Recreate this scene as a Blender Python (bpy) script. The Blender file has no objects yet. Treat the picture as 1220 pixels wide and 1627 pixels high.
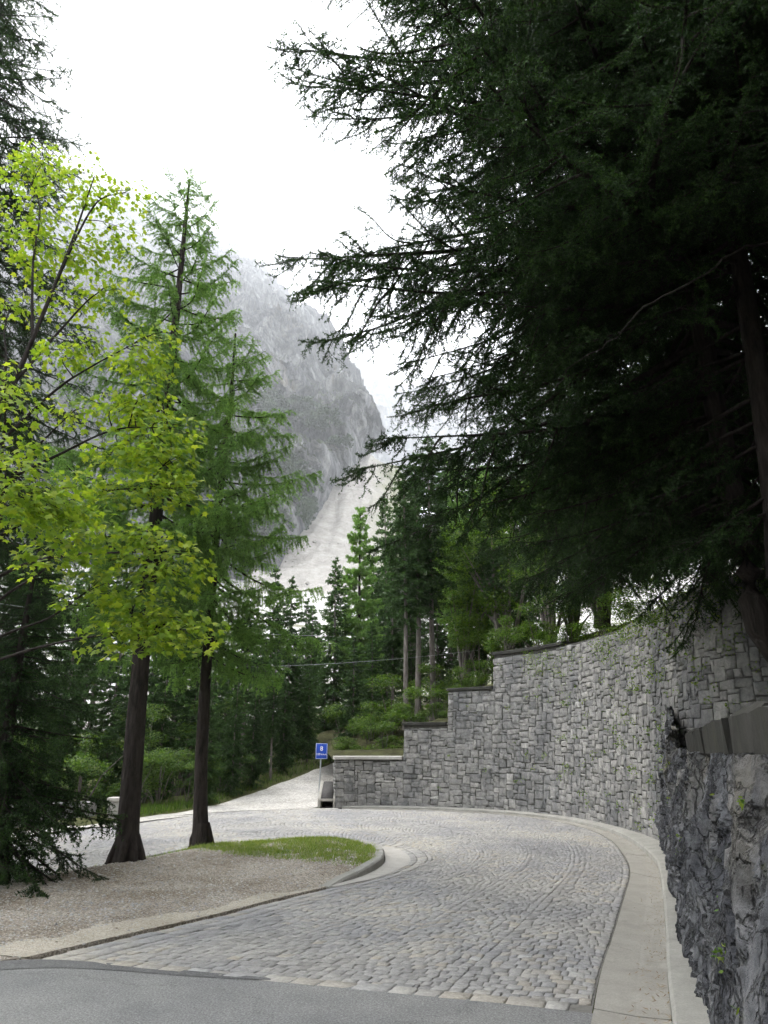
import bpy, math, random
import numpy as np
from mathutils import Vector, Matrix, Quaternion

R = math.radians
rng = np.random.default_rng(7)
random.seed(7)
SC = bpy.context.scene
COL = SC.collection

# ------------------------------------------------------------------ camera
CAM_H, PITCH, FPX = 1.65, R(18.5), 1130.0
cam = bpy.data.cameras.new('camera')
cam.sensor_fit = 'VERTICAL'
cam.sensor_height = 24.0
cam.lens = FPX / 1627.0 * 24.0
cam.clip_start, cam.clip_end = 0.05, 12000.0
camo = bpy.data.objects.new('camera', cam)
COL.objects.link(camo)
camo.location = (0, 0, CAM_H)
camo.rotation_euler = (R(90) + PITCH, 0, 0)
SC.camera = camo

# ------------------------------------------------------------------ sky, sun, exposure
SUN_EL, SUN_AZ = R(54), R(-48)          # azimuth from +Y (view direction) towards +X
W = bpy.data.worlds.new('World')
SC.world = W
W.use_nodes = True
nt = W.node_tree
nt.nodes.clear()
out = nt.nodes.new('ShaderNodeOutputWorld')
bg = nt.nodes.new('ShaderNodeBackground')
sky = nt.nodes.new('ShaderNodeTexSky')
sky.sky_type = 'NISHITA'
sky.sun_disc = False
sky.sun_elevation = SUN_EL
sky.sun_rotation = SUN_AZ
sky.altitude = 1100
sky.air_density = 1.0
sky.dust_density = 3.0
cloud = nt.nodes.new('ShaderNodeMix')   # a closed white cloud deck over the clear sky
cloud.data_type = 'RGBA'
cloud.inputs[0].default_value = 0.82
cloud.inputs[7].default_value = (13.3, 13.4, 13.6, 1)
nt.links.new(sky.outputs[0], cloud.inputs[6])
nt.links.new(cloud.outputs[2], bg.inputs[0])
bg.inputs[1].default_value = 0.10
nt.links.new(bg.outputs[0], out.inputs[0])

sun = bpy.data.lights.new('sun', 'SUN')
sun.energy = 1.5
sun.angle = R(14)
sun.color = (1.0, 0.96, 0.9)
suno = bpy.data.objects.new('sun', sun)
COL.objects.link(suno)
sd = Vector((math.sin(SUN_AZ) * math.cos(SUN_EL), math.cos(SUN_AZ) * math.cos(SUN_EL), math.sin(SUN_EL)))
suno.rotation_euler = sd.to_track_quat('Z', 'Y').to_euler()
suno.location = (-20, 20, 40)

vs = SC.view_settings
vs.view_transform = 'Standard'
vs.look = 'None'
vs.exposure = 1.85
vs.gamma = 1.0
vs.use_curve_mapping = False
SC.render.engine = 'CYCLES'
cy = SC.cycles
cy.use_denoising = True
cy.max_bounces = 5
cy.diffuse_bounces = 2
cy.glossy_bounces = 2
cy.transmission_bounces = 3
cy.volume_bounces = 1
cy.use_adaptive_sampling = True
cy.adaptive_threshold = 0.04
cy.transparent_max_bounces = 4
cy.caustics_reflective = cy.caustics_refractive = False

# ------------------------------------------------------------------ helpers
def at(x, y, Y):
    """measured photo point (1220 x 1627) at forward distance Y -> world point"""
    c, s = math.cos(PITCH), math.sin(PITCH)
    u, v = (x - 610.0) / FPX, -(y - 813.5) / FPX
    t = Y / (c - v * s)
    return np.array((u * t, Y, CAM_H + (s + v * c) * t))

def link(o):
    COL.objects.link(o)
    return o

def tag(o, label=None, cat=None, group=None, kind=None):
    if label: o['label'] = label
    if cat: o['category'] = cat
    if group: o['group'] = group
    if kind: o['kind'] = kind
    return o

def empty(name, loc=(0, 0, 0), rz=0.0):
    o = bpy.data.objects.new(name, None)
    o.location = loc
    o.rotation_euler = (0, 0, rz)
    o.empty_display_size = 0.2
    return link(o)

def mesh(name, V, F, mats, smooth=False, tone=None, fmat=None):
    """V (n,3); F array (m,3) or (m,4) or list of faces; tone per vertex float"""
    me = bpy.data.meshes.new(name)
    V = np.asarray(V, np.float32)
    if isinstance(F, np.ndarray):
        F = F.astype(np.int32)
        m, k = F.shape
        me.vertices.add(len(V)); me.vertices.foreach_set('co', V.ravel())
        me.loops.add(m * k); me.loops.foreach_set('vertex_index', F.ravel())
        me.polygons.add(m)
        me.polygons.foreach_set('loop_start', np.arange(m, dtype=np.int32) * k)
        me.polygons.foreach_set('loop_total', np.full(m, k, np.int32))
    else:
        me.from_pydata([tuple(map(float, v)) for v in V], [], F)
    me.update(calc_edges=True)
    for mt in (mats if isinstance(mats, (list, tuple)) else [mats]):
        me.materials.append(mt)
    if fmat is not None:
        me.polygons.foreach_set('material_index', np.asarray(fmat, np.int32))
    if smooth:
        me.polygons.foreach_set('use_smooth', np.ones(len(me.polygons), bool))
    if tone is not None:
        a = me.attributes.new('tone', 'FLOAT', 'POINT')
        a.data.foreach_set('value', np.asarray(tone, np.float32))
    return me

def obj(name, me, parent=None, loc=None, **kw):
    o = bpy.data.objects.new(name, me)
    if parent is not None: o.parent = parent
    if loc is not None: o.location = loc
    link(o)
    return tag(o, **kw)

def unit(a):
    a = np.asarray(a, float)
    return a / np.maximum(np.linalg.norm(a, axis=-1, keepdims=True), 1e-9)

def _hash(ix, iy, iz):
    h = (ix * 374761393 + iy * 668265263 + iz * 2147483647 + 1274126177) & 0xFFFFFFFF
    h = ((h ^ (h >> 13)) * 1274126177) & 0xFFFFFFFF
    return ((h ^ (h >> 16)) & 0xFFFF) / 65535.0

def vnoise(P):
    P = np.asarray(P, float)
    i = np.floor(P).astype(np.int64)
    f = P - i
    f = f * f * (3 - 2 * f)
    r = 0
    for dx in (0, 1):
        wx = f[..., 0] if dx else 1 - f[..., 0]
        for dy in (0, 1):
            wy = f[..., 1] if dy else 1 - f[..., 1]
            for dz in (0, 1):
                wz = f[..., 2] if dz else 1 - f[..., 2]
                r = r + wx * wy * wz * _hash(i[..., 0] + dx, i[..., 1] + dy, i[..., 2] + dz)
    return r * 2 - 1

def fbm(P, octv=4, ridged=False, gain=0.5):
    P = np.asarray(P, float)
    a, r, t = 1.0, 0, 0
    for k in range(octv):
        n = vnoise(P * 2.03 ** k + 17.3 * k)
        r = r + a * ((1 - 2 * np.abs(n)) if ridged else n)
        t += a
        a *= gain
    return r / t

def smooth01(x):
    x = np.clip(x, 0, 1)
    return x * x * (3 - 2 * x)

def catmull(P, n):
    """sample n points evenly in parameter along a Catmull-Rom curve"""
    P = np.asarray(P, float)
    Q = np.vstack([2 * P[0] - P[1], P, 2 * P[-1] - P[-2]])
    u = np.linspace(0, len(P) - 1 - 1e-6, n)
    i = u.astype(int); t = (u - i)[:, None]
    p0, p1, p2, p3 = Q[i], Q[i + 1], Q[i + 2], Q[i + 3]
    return 0.5 * (2 * p1 + (p2 - p0) * t + (2 * p0 - 5 * p1 + 4 * p2 - p3) * t ** 2 + (3 * p1 - p0 - 3 * p2 + p3) * t ** 3)

def resample(P, n=None, step=None):
    P = np.asarray(P, float)
    L = np.concatenate([[0], np.cumsum(np.linalg.norm(np.diff(P, axis=0), axis=1))])
    if n is None: n = max(2, int(round(L[-1] / step)) + 1)
    q = np.linspace(0, L[-1], n)
    return np.stack([np.interp(q, L, P[:, k]) for k in range(P.shape[1])], 1)

def grid_faces(nu, nv):
    i = np.arange(nu - 1)[:, None] * nv + np.arange(nv - 1)[None]
    i = i.ravel()
    return np.stack([i, i + nv, i + nv + 1, i + 1], 1)

def tube(path, rad, sides=8, seed=0, rough=0.0):
    """tapered tube -> V, F (quads)"""
    path = np.asarray(path, float); n = len(path)
    rad = np.broadcast_to(np.asarray(rad, float), (n,))
    T = unit(np.gradient(path, axis=0))
    ref = np.array((0, 0, 1.0)) if abs(T[0][2]) < 0.9 else np.array((1.0, 0, 0))
    A = unit(np.cross(T, ref)); B = np.cross(T, A)
    th = np.linspace(0, 2 * np.pi, sides, endpoint=False)
    V = path[:, None] + rad[:, None, None] * (np.cos(th)[None, :, None] * A[:, None] + np.sin(th)[None, :, None] * B[:, None])
    if rough:
        d = V - path[:, None]
        k = fbm(np.stack([np.cos(th)[None].repeat(n, 0) * 2.2, np.sin(th)[None].repeat(n, 0) * 2.2, path[:, 2:3].repeat(sides, 1) * 1.3 + seed], -1), 3)
        V = path[:, None] + d * (1 + rough * k[..., None])
    V = V.reshape(-1, 3)
    i = np.arange(n - 1)[:, None] * sides
    j = np.arange(sides)[None]; j2 = (j + 1) % sides
    F = np.stack([(i + j), (i + j2), (i + sides + j2), (i + sides + j)], -1).reshape(-1, 4)
    return V, F

class Geo:
    """collects pieces with quads/tris as triangles"""
    def __init__(s): s.V, s.F, s.M, s.T, s.n = [], [], [], [], 0
    def add(s, V, F, m=0, tone=0.5):
        V = np.asarray(V, float); F = np.asarray(F, int)
        if F.shape[1] == 4: F = np.vstack([F[:, [0, 1, 2]], F[:, [0, 2, 3]]])
        s.V.append(V); s.F.append(F + s.n); s.M.append(np.full(len(F), m)); s.n += len(V)
        s.T.append(np.broadcast_to(np.asarray(tone, float), (len(V),)))
    def mesh(s, name, mats, smooth=False):
        return mesh(name, np.vstack(s.V), np.vstack(s.F), mats, smooth, np.concatenate(s.T), np.concatenate(s.M))

# ------------------------------------------------------------------ materials
class Mat:
    def __init__(s, name, rough=0.8, spec=0.3):
        s.m = bpy.data.materials.new(name)
        s.m.use_nodes = True
        s.t = s.m.node_tree
        s.b = s.t.nodes['Principled BSDF']
        s.b.inputs['Roughness'].default_value = rough
        s.b.inputs['Specular IOR Level'].default_value = spec
    def n(s, typ, **kw):
        o = s.t.nodes.new('ShaderNode' + typ)
        for k, v in kw.items():
            if k.startswith('i_'):
                key = k[2:].replace('_', ' ')
                o.inputs[key].default_value = v
            else: setattr(o, k, v)
        return o
    def l(s, a, b): s.t.links.new(a, b); return s
    def coord(s, kind='Object', scale=(1, 1, 1), rot=(0, 0, 0)):
        if kind == 'World':
            src = s.n('NewGeometry').outputs['Position']
        else: src = s.n('TexCoord').outputs[kind]
        mp = s.n('Mapping')
        mp.inputs['Scale'].default_value = scale
        mp.inputs['Rotation'].default_value = rot
        s.l(src, mp.inputs[0])
        return mp.outputs[0]
    def noise(s, co, scale, detail=4, rough=0.55, dist=0.0):
        o = s.n('TexNoise', i_Scale=scale, i_Detail=detail, i_Roughness=rough, i_Distortion=dist)
        s.l(co, o.inputs['Vector'])
        return o.outputs[0]
    def ramp(s, fac, stops):
        o = s.n('ValToRGB')
        cr = o.color_ramp
        while len(cr.elements) < len(stops): cr.elements.new(0.5)
        for e, (p, c) in zip(cr.elements, stops):
            e.position = p
            e.color = (*c, 1) if len(c) == 3 else c
        s.l(fac, o.inputs[0])
        return o.outputs[0]
    def mix(s, fac, a, b, mode='MIX'):
        o = s.n('Mix', data_type='RGBA', blend_type=mode)
        for sock, val in ((o.inputs[0], fac), (o.inputs[6], a), (o.inputs[7], b)):
            if isinstance(val, (int, float)): sock.default_value = val
            elif isinstance(val, tuple): sock.default_value = (*val, 1)
            else: s.l(val, sock)
        return o.outputs[2]
    def math(s, op, a, b=0.0):
        o = s.n('Math', operation=op)
        for sock, val in ((o.inputs[0], a), (o.inputs[1], b)):
            if isinstance(val, (int, float)): sock.default_value = val
            else: s.l(val, sock)
        return o.outputs[0]
    def tone(s):
        return s.n('Attribute', attribute_name='tone').outputs['Fac']
    def color(s, c):
        if isinstance(c, tuple): s.b.inputs['Base Color'].default_value = (*c, 1)
        else: s.l(c, s.b.inputs['Base Color'])
        return s
    def bump(s, h, strength=0.4, dist=0.02):
        o = s.n('Bump', i_Strength=strength, i_Distance=dist)
        s.l(h, o.inputs['Height'])
        s.l(o.outputs[0], s.b.inputs['Normal'])
        return s
    def leafy(s, col, trans=0.45, tcol=None):
        """leaf: reflecting plus letting light through"""
        tr = s.n('BsdfTranslucent')
        tc = tcol if tcol is not None else col
        if isinstance(tc, tuple): tr.inputs[0].default_value = (*tc, 1)
        else: s.l(tc, tr.inputs[0])
        s.color(col)
        mx = s.n('MixShader'); mx.inputs[0].default_value = trans
        s.l(s.b.outputs[0], mx.inputs[1]); s.l(tr.outputs[0], mx.inputs[2])
        s.l(mx.outputs[0], s.t.nodes['Material Output'].inputs[0])
        return s

def m_cobble():
    s = Mat('cobble_stone', 0.62, 0.4)
    co = s.coord('World')
    t = s.tone()
    base = s.ramp(t, [(0.0, (0.22, 0.216, 0.212)), (0.35, (0.295, 0.29, 0.284)), (0.62, (0.35, 0.344, 0.335)), (0.8, (0.38, 0.35, 0.30)), (1.0, (0.45, 0.445, 0.43))])
    n = s.noise(co, 30, 6, 0.75)
    c = s.mix(0.9, base, s.ramp(n, [(0.25, (0.5, 0.5, 0.52)), (0.75, (1.35, 1.34, 1.3))]), 'MULTIPLY')
    big = s.ramp(s.noise(co, 0.55, 3), [(0.38, (0.86, 0.87, 0.9)), (0.62, (1.14, 1.12, 1.07))])
    s.color(s.mix(1.0, c, big, 'MULTIPLY'))
    s.bump(s.noise(co, 60, 5, 0.7), 0.6, 0.012)
    return s.m

def m_bed():
    s = Mat('joint_sand', 0.95, 0.1)
    co = s.coord('World')
    s.color(s.ramp(s.noise(co, 14, 5, 0.7), [(0.3, (0.12, 0.115, 0.108)), (0.7, (0.22, 0.21, 0.19))]))
    return s.m

def m_asphalt(name, a, b):
    s = Mat(name, 0.85, 0.3)
    co = s.coord('World')
    g = s.ramp(s.noise(co, 70, 3, 0.8), [(0.3, a), (0.55, tuple(0.5 * (x + y) for x, y in zip(a, b))), (0.72, b)])
    big = s.ramp(s.noise(co, 1.1, 4, 0.6), [(0.3, (0.82, 0.82, 0.84)), (0.7, (1.15, 1.15, 1.13))])
    wn = s.n('TexNoise', i_Scale=1.6, i_Detail=6.0, i_Roughness=0.65); s.l(co, wn.inputs['Vector'])
    sc_ = s.n('VectorMath', operation='SCALE'); s.l(wn.outputs['Color'], sc_.inputs[0]); sc_.inputs['Scale'].default_value = 0.9
    ad = s.n('VectorMath', operation='ADD'); s.l(co, ad.inputs[0]); s.l(sc_.outputs[0], ad.inputs[1])
    v = s.n('TexVoronoi', feature='DISTANCE_TO_EDGE', i_Scale=0.55); s.l(ad.outputs[0], v.inputs['Vector'])
    ck = s.ramp(v.outputs['Distance'], [(0.0, (0.72, 0.72, 0.72)), (0.006, (1, 1, 1))])
    s.color(s.mix(1.0, s.mix(1.0, g, big, 'MULTIPLY'), ck, 'MULTIPLY'))
    s.bump(s.noise(co, 130, 2, 0.7), 0.6, 0.008)
    return s.m

def m_concrete(name, a, b, streak=False, dark=(0.2, 0.19, 0.17)):
    s = Mat(name, 0.85, 0.25)
    co = s.coord('World')
    g = s.ramp(s.noise(co, 3.2, 6, 0.68), [(0.25, a), (0.75, b)])
    f = s.ramp(s.noise(co, 60, 3, 0.7), [(0.3, (0.86, 0.86, 0.85)), (0.7, (1.1, 1.1, 1.1))])
    c = s.mix(1.0, g, f, 'MULTIPLY')
    st = s.ramp(s.noise(s.coord('World', (1.5, 1.5, 0.3) if streak else (1, 1, 1)), 2.3, 5, 0.7, 0.6), [(0.55, (0, 0, 0)), (0.72, (1, 1, 1))])
    s.color(s.mix(s.math('MULTIPLY', st, 0.55), c, dark))
    s.bump(s.noise(co, 45, 5, 0.7), 0.35, 0.01)
    return s.m

def m_wallstone(name='wall_stone', k=1.0):
    s = Mat(name, 0.85, 0.25)
    co = s.coord('World')
    t = s.tone()
    base = s.ramp(t, [(0.0, (0.13 * k, 0.13 * k, 0.128 * k)), (0.4, (0.235 * k, 0.23 * k, 0.22 * k)), (0.75, (0.33 * k, 0.32 * k, 0.30 * k)), (1.0, (0.43 * k, 0.42 * k, 0.39 * k))])
    n = s.ramp(s.noise(co, 9, 7, 0.72, 0.4), [(0.28, (0.42, 0.43, 0.45)), (0.5, (0.95, 0.95, 0.95)), (0.72, (1.45, 1.44, 1.4))])
    c = s.mix(0.85, base, n, 'MULTIPLY')
    stain = s.ramp(s.noise(s.coord('World', (1, 1, 0.35)), 1.1, 5, 0.65, 0.5), [(0.44, (1, 1, 1)), (0.66, (0.45, 0.47, 0.52))])
    c = s.mix(0.8, c, stain, 'MULTIPLY')
    moss = s.ramp(s.noise(co, 2.6, 7, 0.75, 0.3), [(0.60, (0, 0, 0)), (0.70, (1, 1, 1))])
    s.color(s.mix(s.math('MULTIPLY', moss, 0.45), c, (0.085, 0.095, 0.035)))
    s.bump(s.noise(co, 26, 6, 0.7), 0.7, 0.02)
    return s.m

def m_rock():
    s = Mat('limestone_rock', 0.8, 0.3)
    co = s.coord('World', (1, 1, 0.55), (0.0, R(18), 0))
    a = s.noise(co, 2.6, 8, 0.7, 0.8)
    base = s.ramp(a, [(0.30, (0.035, 0.037, 0.042)), (0.45, (0.10, 0.104, 0.115)), (0.58, (0.18, 0.184, 0.195)), (0.75, (0.40, 0.40, 0.39))])
    f = s.ramp(s.noise(s.coord('World'), 17, 6, 0.7), [(0.3, (0.6, 0.6, 0.62)), (0.7, (1.3, 1.3, 1.28))])
    c = s.mix(0.8, base, f, 'MULTIPLY')
    tan = s.ramp(s.noise(s.coord('World', (1, 1, 0.4)), 1.3, 5, 0.6), [(0.52, (0, 0, 0)), (0.68, (1, 1, 1))])
    z = s.n('SeparateXYZ'); s.l(s.n('NewGeometry').outputs['Position'], z.inputs[0])
    hi = s.n('MapRange'); s.l(z.outputs[2], hi.inputs[0]); hi.inputs[1].default_value = 0.9; hi.inputs[2].default_value = 1.6
    c = s.mix(s.math('MULTIPLY', s.math('MULTIPLY', tan, hi.outputs[0]), 0.75), c, (0.3, 0.275, 0.22))
    moss = s.ramp(s.noise(s.coord('World'), 3.3, 7, 0.75), [(0.61, (0, 0, 0)), (0.69, (1, 1, 1))])
    # cracks: edges of stretched cells, wandering
    wob = s.n('VectorMath', operation='ADD')
    wn = s.n('TexNoise', i_Scale=3.0, i_Detail=5.0, i_Roughness=0.6)
    cc = s.coord('World', (1.6, 1.6, 0.75), (R(20), R(24), 0))
    s.l(cc, wn.inputs['Vector'])
    sc_ = s.n('VectorMath', operation='SCALE'); s.l(wn.outputs['Color'], sc_.inputs[0]); sc_.inputs['Scale'].default_value = 0.45
    s.l(cc, wob.inputs[0]); s.l(sc_.outputs[0], wob.inputs[1])
    def cracks(scale, w):
        v = s.n('TexVoronoi', feature='DISTANCE_TO_EDGE', i_Scale=scale)
        s.l(wob.outputs[0], v.inputs['Vector'])
        return s.ramp(v.outputs['Distance'], [(0.0, (0, 0, 0)), (w, (1, 1, 1))])
    ck = s.math('MULTIPLY', cracks(2.2, 0.05), cracks(6.0, 0.09))
    vc = s.n('TexVoronoi', i_Scale=2.2); s.l(wob.outputs[0], vc.inputs['Vector'])
    sv = s.n('SeparateColor'); s.l(vc.outputs['Color'], sv.inputs[0])
    c = s.mix(0.7, c, s.ramp(sv.outputs[0], [(0.0, (0.55, 0.56, 0.6)), (0.6, (1.0, 1.0, 1.0)), (1.0, (1.5, 1.48, 1.42))]), 'MULTIPLY')
    c = s.mix(s.math('MULTIPLY', s.math('SUBTRACT', 1.0, ck), 0.6), c, (0.03, 0.03, 0.03))
    s.color(s.mix(s.math('MULTIPLY', moss, 0.7), c, (0.07, 0.085, 0.025)))
    s.bump(s.math('ADD', s.noise(co, 13, 8, 0.75, 0.4), s.math('MULTIPLY', ck, 0.8)), 1.0, 0.06)
    return s.m

def m_gravel(name, cols, scale=42):
    s = Mat(name, 0.95, 0.15)
    co = s.coord('World')
    v = s.n('TexVoronoi', i_Scale=scale, i_Randomness=1.0)
    s.l(co, v.inputs['Vector'])
    sep = s.n('SeparateColor'); s.l(v.outputs['Color'], sep.inputs[0])
    g = s.ramp(sep.outputs[0], [(0.0, cols[0]), (0.5, cols[1]), (1.0, cols[2])])
    big = s.ramp(s.noise(co, 0.9, 6, 0.65, 0.3), [(0.36, cols[3]), (0.62, (1.1, 1.08, 1.05))])
    s.color(s.mix(1.0, g, big, 'MULTIPLY'))
    s.bump(v.outputs['Distance'], 0.7, 0.012)
    return s.m

def m_bark(name, a, b, zs=0.18, scale=16):
    s = Mat(name, 0.92, 0.15)
    co = s.coord('World', (1, 1, zs))
    n = s.noise(co, scale, 6, 0.7, 0.3)
    s.color(s.ramp(n, [(0.3, a), (0.7, b)]))
    s.bump(n, 0.9, 0.04)
    return s.m

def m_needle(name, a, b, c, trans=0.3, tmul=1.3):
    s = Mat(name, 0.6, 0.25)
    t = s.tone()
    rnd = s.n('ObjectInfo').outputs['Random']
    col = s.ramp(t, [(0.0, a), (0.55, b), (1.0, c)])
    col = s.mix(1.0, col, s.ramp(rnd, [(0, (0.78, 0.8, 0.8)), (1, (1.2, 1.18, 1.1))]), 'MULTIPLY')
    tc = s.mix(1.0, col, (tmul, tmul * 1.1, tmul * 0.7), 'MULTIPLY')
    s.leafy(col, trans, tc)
    return s.m

def m_leaf(name, a, b, c, trans=0.5, tcol=(1.5, 1.55, 0.6)):
    s = Mat(name, 0.5, 0.35)
    t = s.tone()
    rnd = s.n('ObjectInfo').outputs['Random']
    f = s.math('FRACT', s.math('ADD', t, rnd))
    col = s.ramp(f, [(0.0, a), (0.5, b), (1.0, c)])
    s.leafy(col, trans, s.mix(1.0, col, tcol, 'MULTIPLY'))
    return s.m

def m_plain(name, col, rough=0.6, spec=0.4, metal=0.0, var=0.15, scale=12):
    s = Mat(name, rough, spec)
    s.b.inputs['Metallic'].default_value = metal
    n = s.noise(s.coord('World'), scale, 4)
    s.color(s.mix(1.0, col, s.ramp(n, [(0.25, (1 - var,) * 3), (0.75, (1 + var,) * 3)]), 'MULTIPLY'))
    return s.m

MAT = dict(
    cobble=m_cobble(), bed=m_bed(),
    asphalt=m_asphalt('asphalt', (0.10, 0.10, 0.098), (0.35, 0.35, 0.34)),
    asphalt_dark=m_asphalt('asphalt_patch', (0.07, 0.07, 0.07), (0.22, 0.22, 0.215)),
    gutter=m_concrete('gutter_concrete', (0.27, 0.255, 0.225), (0.36, 0.345, 0.31)),
    apron=m_concrete('apron_concrete', (0.36, 0.34, 0.31), (0.48, 0.46, 0.43)),
    kerb=m_concrete('kerb_concrete', (0.25, 0.245, 0.22), (0.36, 0.35, 0.32), True),
    coping=m_concrete('coping_stone', (0.018, 0.018, 0.015), (0.058, 0.056, 0.05), True, (0.06, 0.065, 0.035)),  # dark mossy stone, lowered further to stand in for canopy shade
    wall=m_wallstone('wall_stone', 0.93), wall_dark=m_wallstone('shaded_wall_stone', 0.28),  # wall_dark: copy of the wall stone darkened to imitate shade
    mortar=m_plain('dark_joint', (0.085, 0.083, 0.075), 0.95, 0.1, var=0.4),
    rock=m_rock(),
    gravel=m_gravel('island_gravel', [(0.18, 0.16, 0.135), (0.30, 0.272, 0.235), (0.49, 0.455, 0.405), (0.64, 0.585, 0.51)], 60),
    pale_gravel=m_gravel('pale_gravel', [(0.30, 0.29, 0.27), (0.42, 0.405, 0.38), (0.58, 0.565, 0.54), (0.8, 0.79, 0.76)], 26),
    bark=m_bark('spruce_bark', (0.014, 0.012, 0.0105), (0.055, 0.046, 0.041)),
    larch_bark=m_bark('larch_bark', (0.014, 0.012, 0.011), (0.062, 0.051, 0.045)),
    grey_bark=m_bark('grey_bark', (0.07, 0.062, 0.055), (0.2, 0.18, 0.16)),
    dead=m_bark('dead_wood', (0.03, 0.027, 0.024), (0.10, 0.09, 0.082), 1.0, 9),
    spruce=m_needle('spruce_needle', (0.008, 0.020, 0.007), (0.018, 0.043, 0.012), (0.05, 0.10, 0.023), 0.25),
    spruce_far=m_needle('far_spruce_needle', (0.018, 0.04, 0.013), (0.034, 0.072, 0.022), (0.065, 0.12, 0.034), 0.3),  # lightened needle copy, puts sunlight into the colour of farther crowns
    larch=m_needle('larch_needle', (0.10, 0.185, 0.055), (0.15, 0.255, 0.075), (0.21, 0.32, 0.09), 0.5),
    maple=m_leaf('maple_leaf', (0.16, 0.275, 0.032), (0.235, 0.36, 0.042), (0.37, 0.46, 0.055), 0.54, (1.35, 1.3, 0.6)),
    beech=m_leaf('broad_leaf', (0.028, 0.065, 0.013), (0.055, 0.108, 0.019), (0.105, 0.16, 0.026), 0.5),
    ivy=m_leaf('wall_leaf', (0.06, 0.13, 0.02), (0.12, 0.20, 0.03), (0.2, 0.25, 0.05), 0.4),
    dry=m_leaf('dry_leaf', (0.12, 0.07, 0.035), (0.2, 0.13, 0.06), (0.26, 0.2, 0.1), 0.2, (1, 1, 1)),
    grass=m_leaf('grass_blade', (0.125, 0.205, 0.04), (0.175, 0.265, 0.06), (0.34, 0.33, 0.15), 0.4),
)
# ================================================================== GROUND SHEET
def ground_z(x, y):
    """valley floor: level round the bend, rising as rubble towards the mountain"""
    d = np.hypot(x, y)
    z = np.where(y > 45, 0.0019 * np.clip(y - 45, 0, 160) ** 2 * 0.55, 0)
    z = np.where(y > 205, 0.0019 * 160 ** 2 * 0.55 + (y - 205) * 0.335, z)
    z = np.where(y > 900, z - (y - 900) * 0.30, z)
    far = smooth01((d - 30) / 60)
    z = z + far * 1.4 * fbm(np.stack([x / 22, y / 22, 0 * x], -1), 4) - 0.06
    return z

def build_ground():
    a = np.concatenate([-np.geomspace(3300, 14, 34), np.linspace(-13, 13, 14), np.geomspace(14, 3300, 34)])
    b = np.concatenate([-np.geomspace(700, 12, 10), np.linspace(-10, 40, 26), np.geomspace(42, 4600, 90)])
    X, Y = np.meshgrid(a, b, indexing='ij')
    V = np.stack([X, Y, ground_z(X, Y)], -1).reshape(-1, 3)
    s = Mat('forest_floor', 0.95, 0.1)
    co = s.coord('World')
    n = s.noise(co, 0.11, 7, 0.7)
    near = s.ramp(s.noise(co, 1.5, 6, 0.7), [(0.3, (0.045, 0.05, 0.02)), (0.7, (0.11, 0.115, 0.045))])
    rub = s.ramp(s.noise(co, 0.9, 7, 0.75), [(0.3, (0.27, 0.265, 0.25)), (0.7, (0.5, 0.49, 0.47))])
    sep = s.n('SeparateXYZ'); s.l(s.n('NewGeometry').outputs['Position'], sep.inputs[0])
    mr = s.n('MapRange'); s.l(sep.outputs[1], mr.inputs[0]); mr.inputs[1].default_value = 90; mr.inputs[2].default_value = 150
    f = s.math('MULTIPLY', mr.outputs[0], s.ramp(n, [(0.36, (0.15,) * 3), (0.52, (1, 1, 1))]))
    s.color(s.mix(f, near, rub))
    s.bump(s.noise(co, 5, 6, 0.7), 0.8, 0.1)
    obj('ground', mesh('ground', V, grid_faces(len(a), len(b)), s.m, True), kind='structure', label='dark forest floor passing into pale rubble')
build_ground()

# ================================================================== ROAD
IN = [(-2.88, 6.79), (-2.39, 7.5), (-1.76, 8.33), (-1.23, 9.18), (-0.64, 10.04), (-0.08, 10.9), (0.30, 11.9), (0.35, 12.7), (0.2, 13.5), (-0.12, 14.05), (-0.6, 14.5), (-1.3, 14.7), (-2.25, 14.5), (-3.4, 13.75), (-4.1, 12.2), (-4.75, 10.9), (-5.5, 9.5), (-6.4, 7.6)]
OUT = [(1.37, 5.51), (1.72, 6.5), (2.2, 7.74), (2.77, 9.25), (3.42, 11.0), (3.88, 12.6), (4.36, 15.0), (4.46, 17.2), (4.0, 19.3), (2.95, 21.0), (1.2, 22.15), (-1.35, 22.75), (-3.9, 22.1), (-5.6, 20.3), (-6.6, 17.6), (-7.8, 14.4), (-9.2, 11.8), (-11.0, 9.6)]
NS = 700
CIN, COUT = catmull(IN, NS), catmull(OUT, NS)

def road_xy(u, t):
    """u 0..1 along, t 0..1 across (inner to outer) -> (...,2)"""
    k = np.clip(u, 0, 1) * (NS - 1)
    i = np.minimum(k.astype(int), NS - 2); f = (k - i)[..., None]
    a = CIN[i] * (1 - f) + CIN[i + 1] * f
    b = COUT[i] * (1 - f) + COUT[i + 1] * f
    return a * (1 - t[..., None]) + b * t[..., None]

def road_z(P):
    """the bend falls away slightly on the leg to the left"""
    return -0.05 * smooth01((-P[..., 0] - 3.0) / 6.0)

# worn bed under the stones
u, t = np.meshgrid(np.linspace(0, 1, 240), np.linspace(0, 1, 14), indexing='ij')
P = road_xy(u, t)
road = obj('road', mesh('road', np.concatenate([P, (road_z(P) - 0.010)[..., None]], -1).reshape(-1, 3), grid_faces(240, 14), MAT['bed'], True),
           kind='structure', label='grey cobbled road curving round the hairpin')

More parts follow.
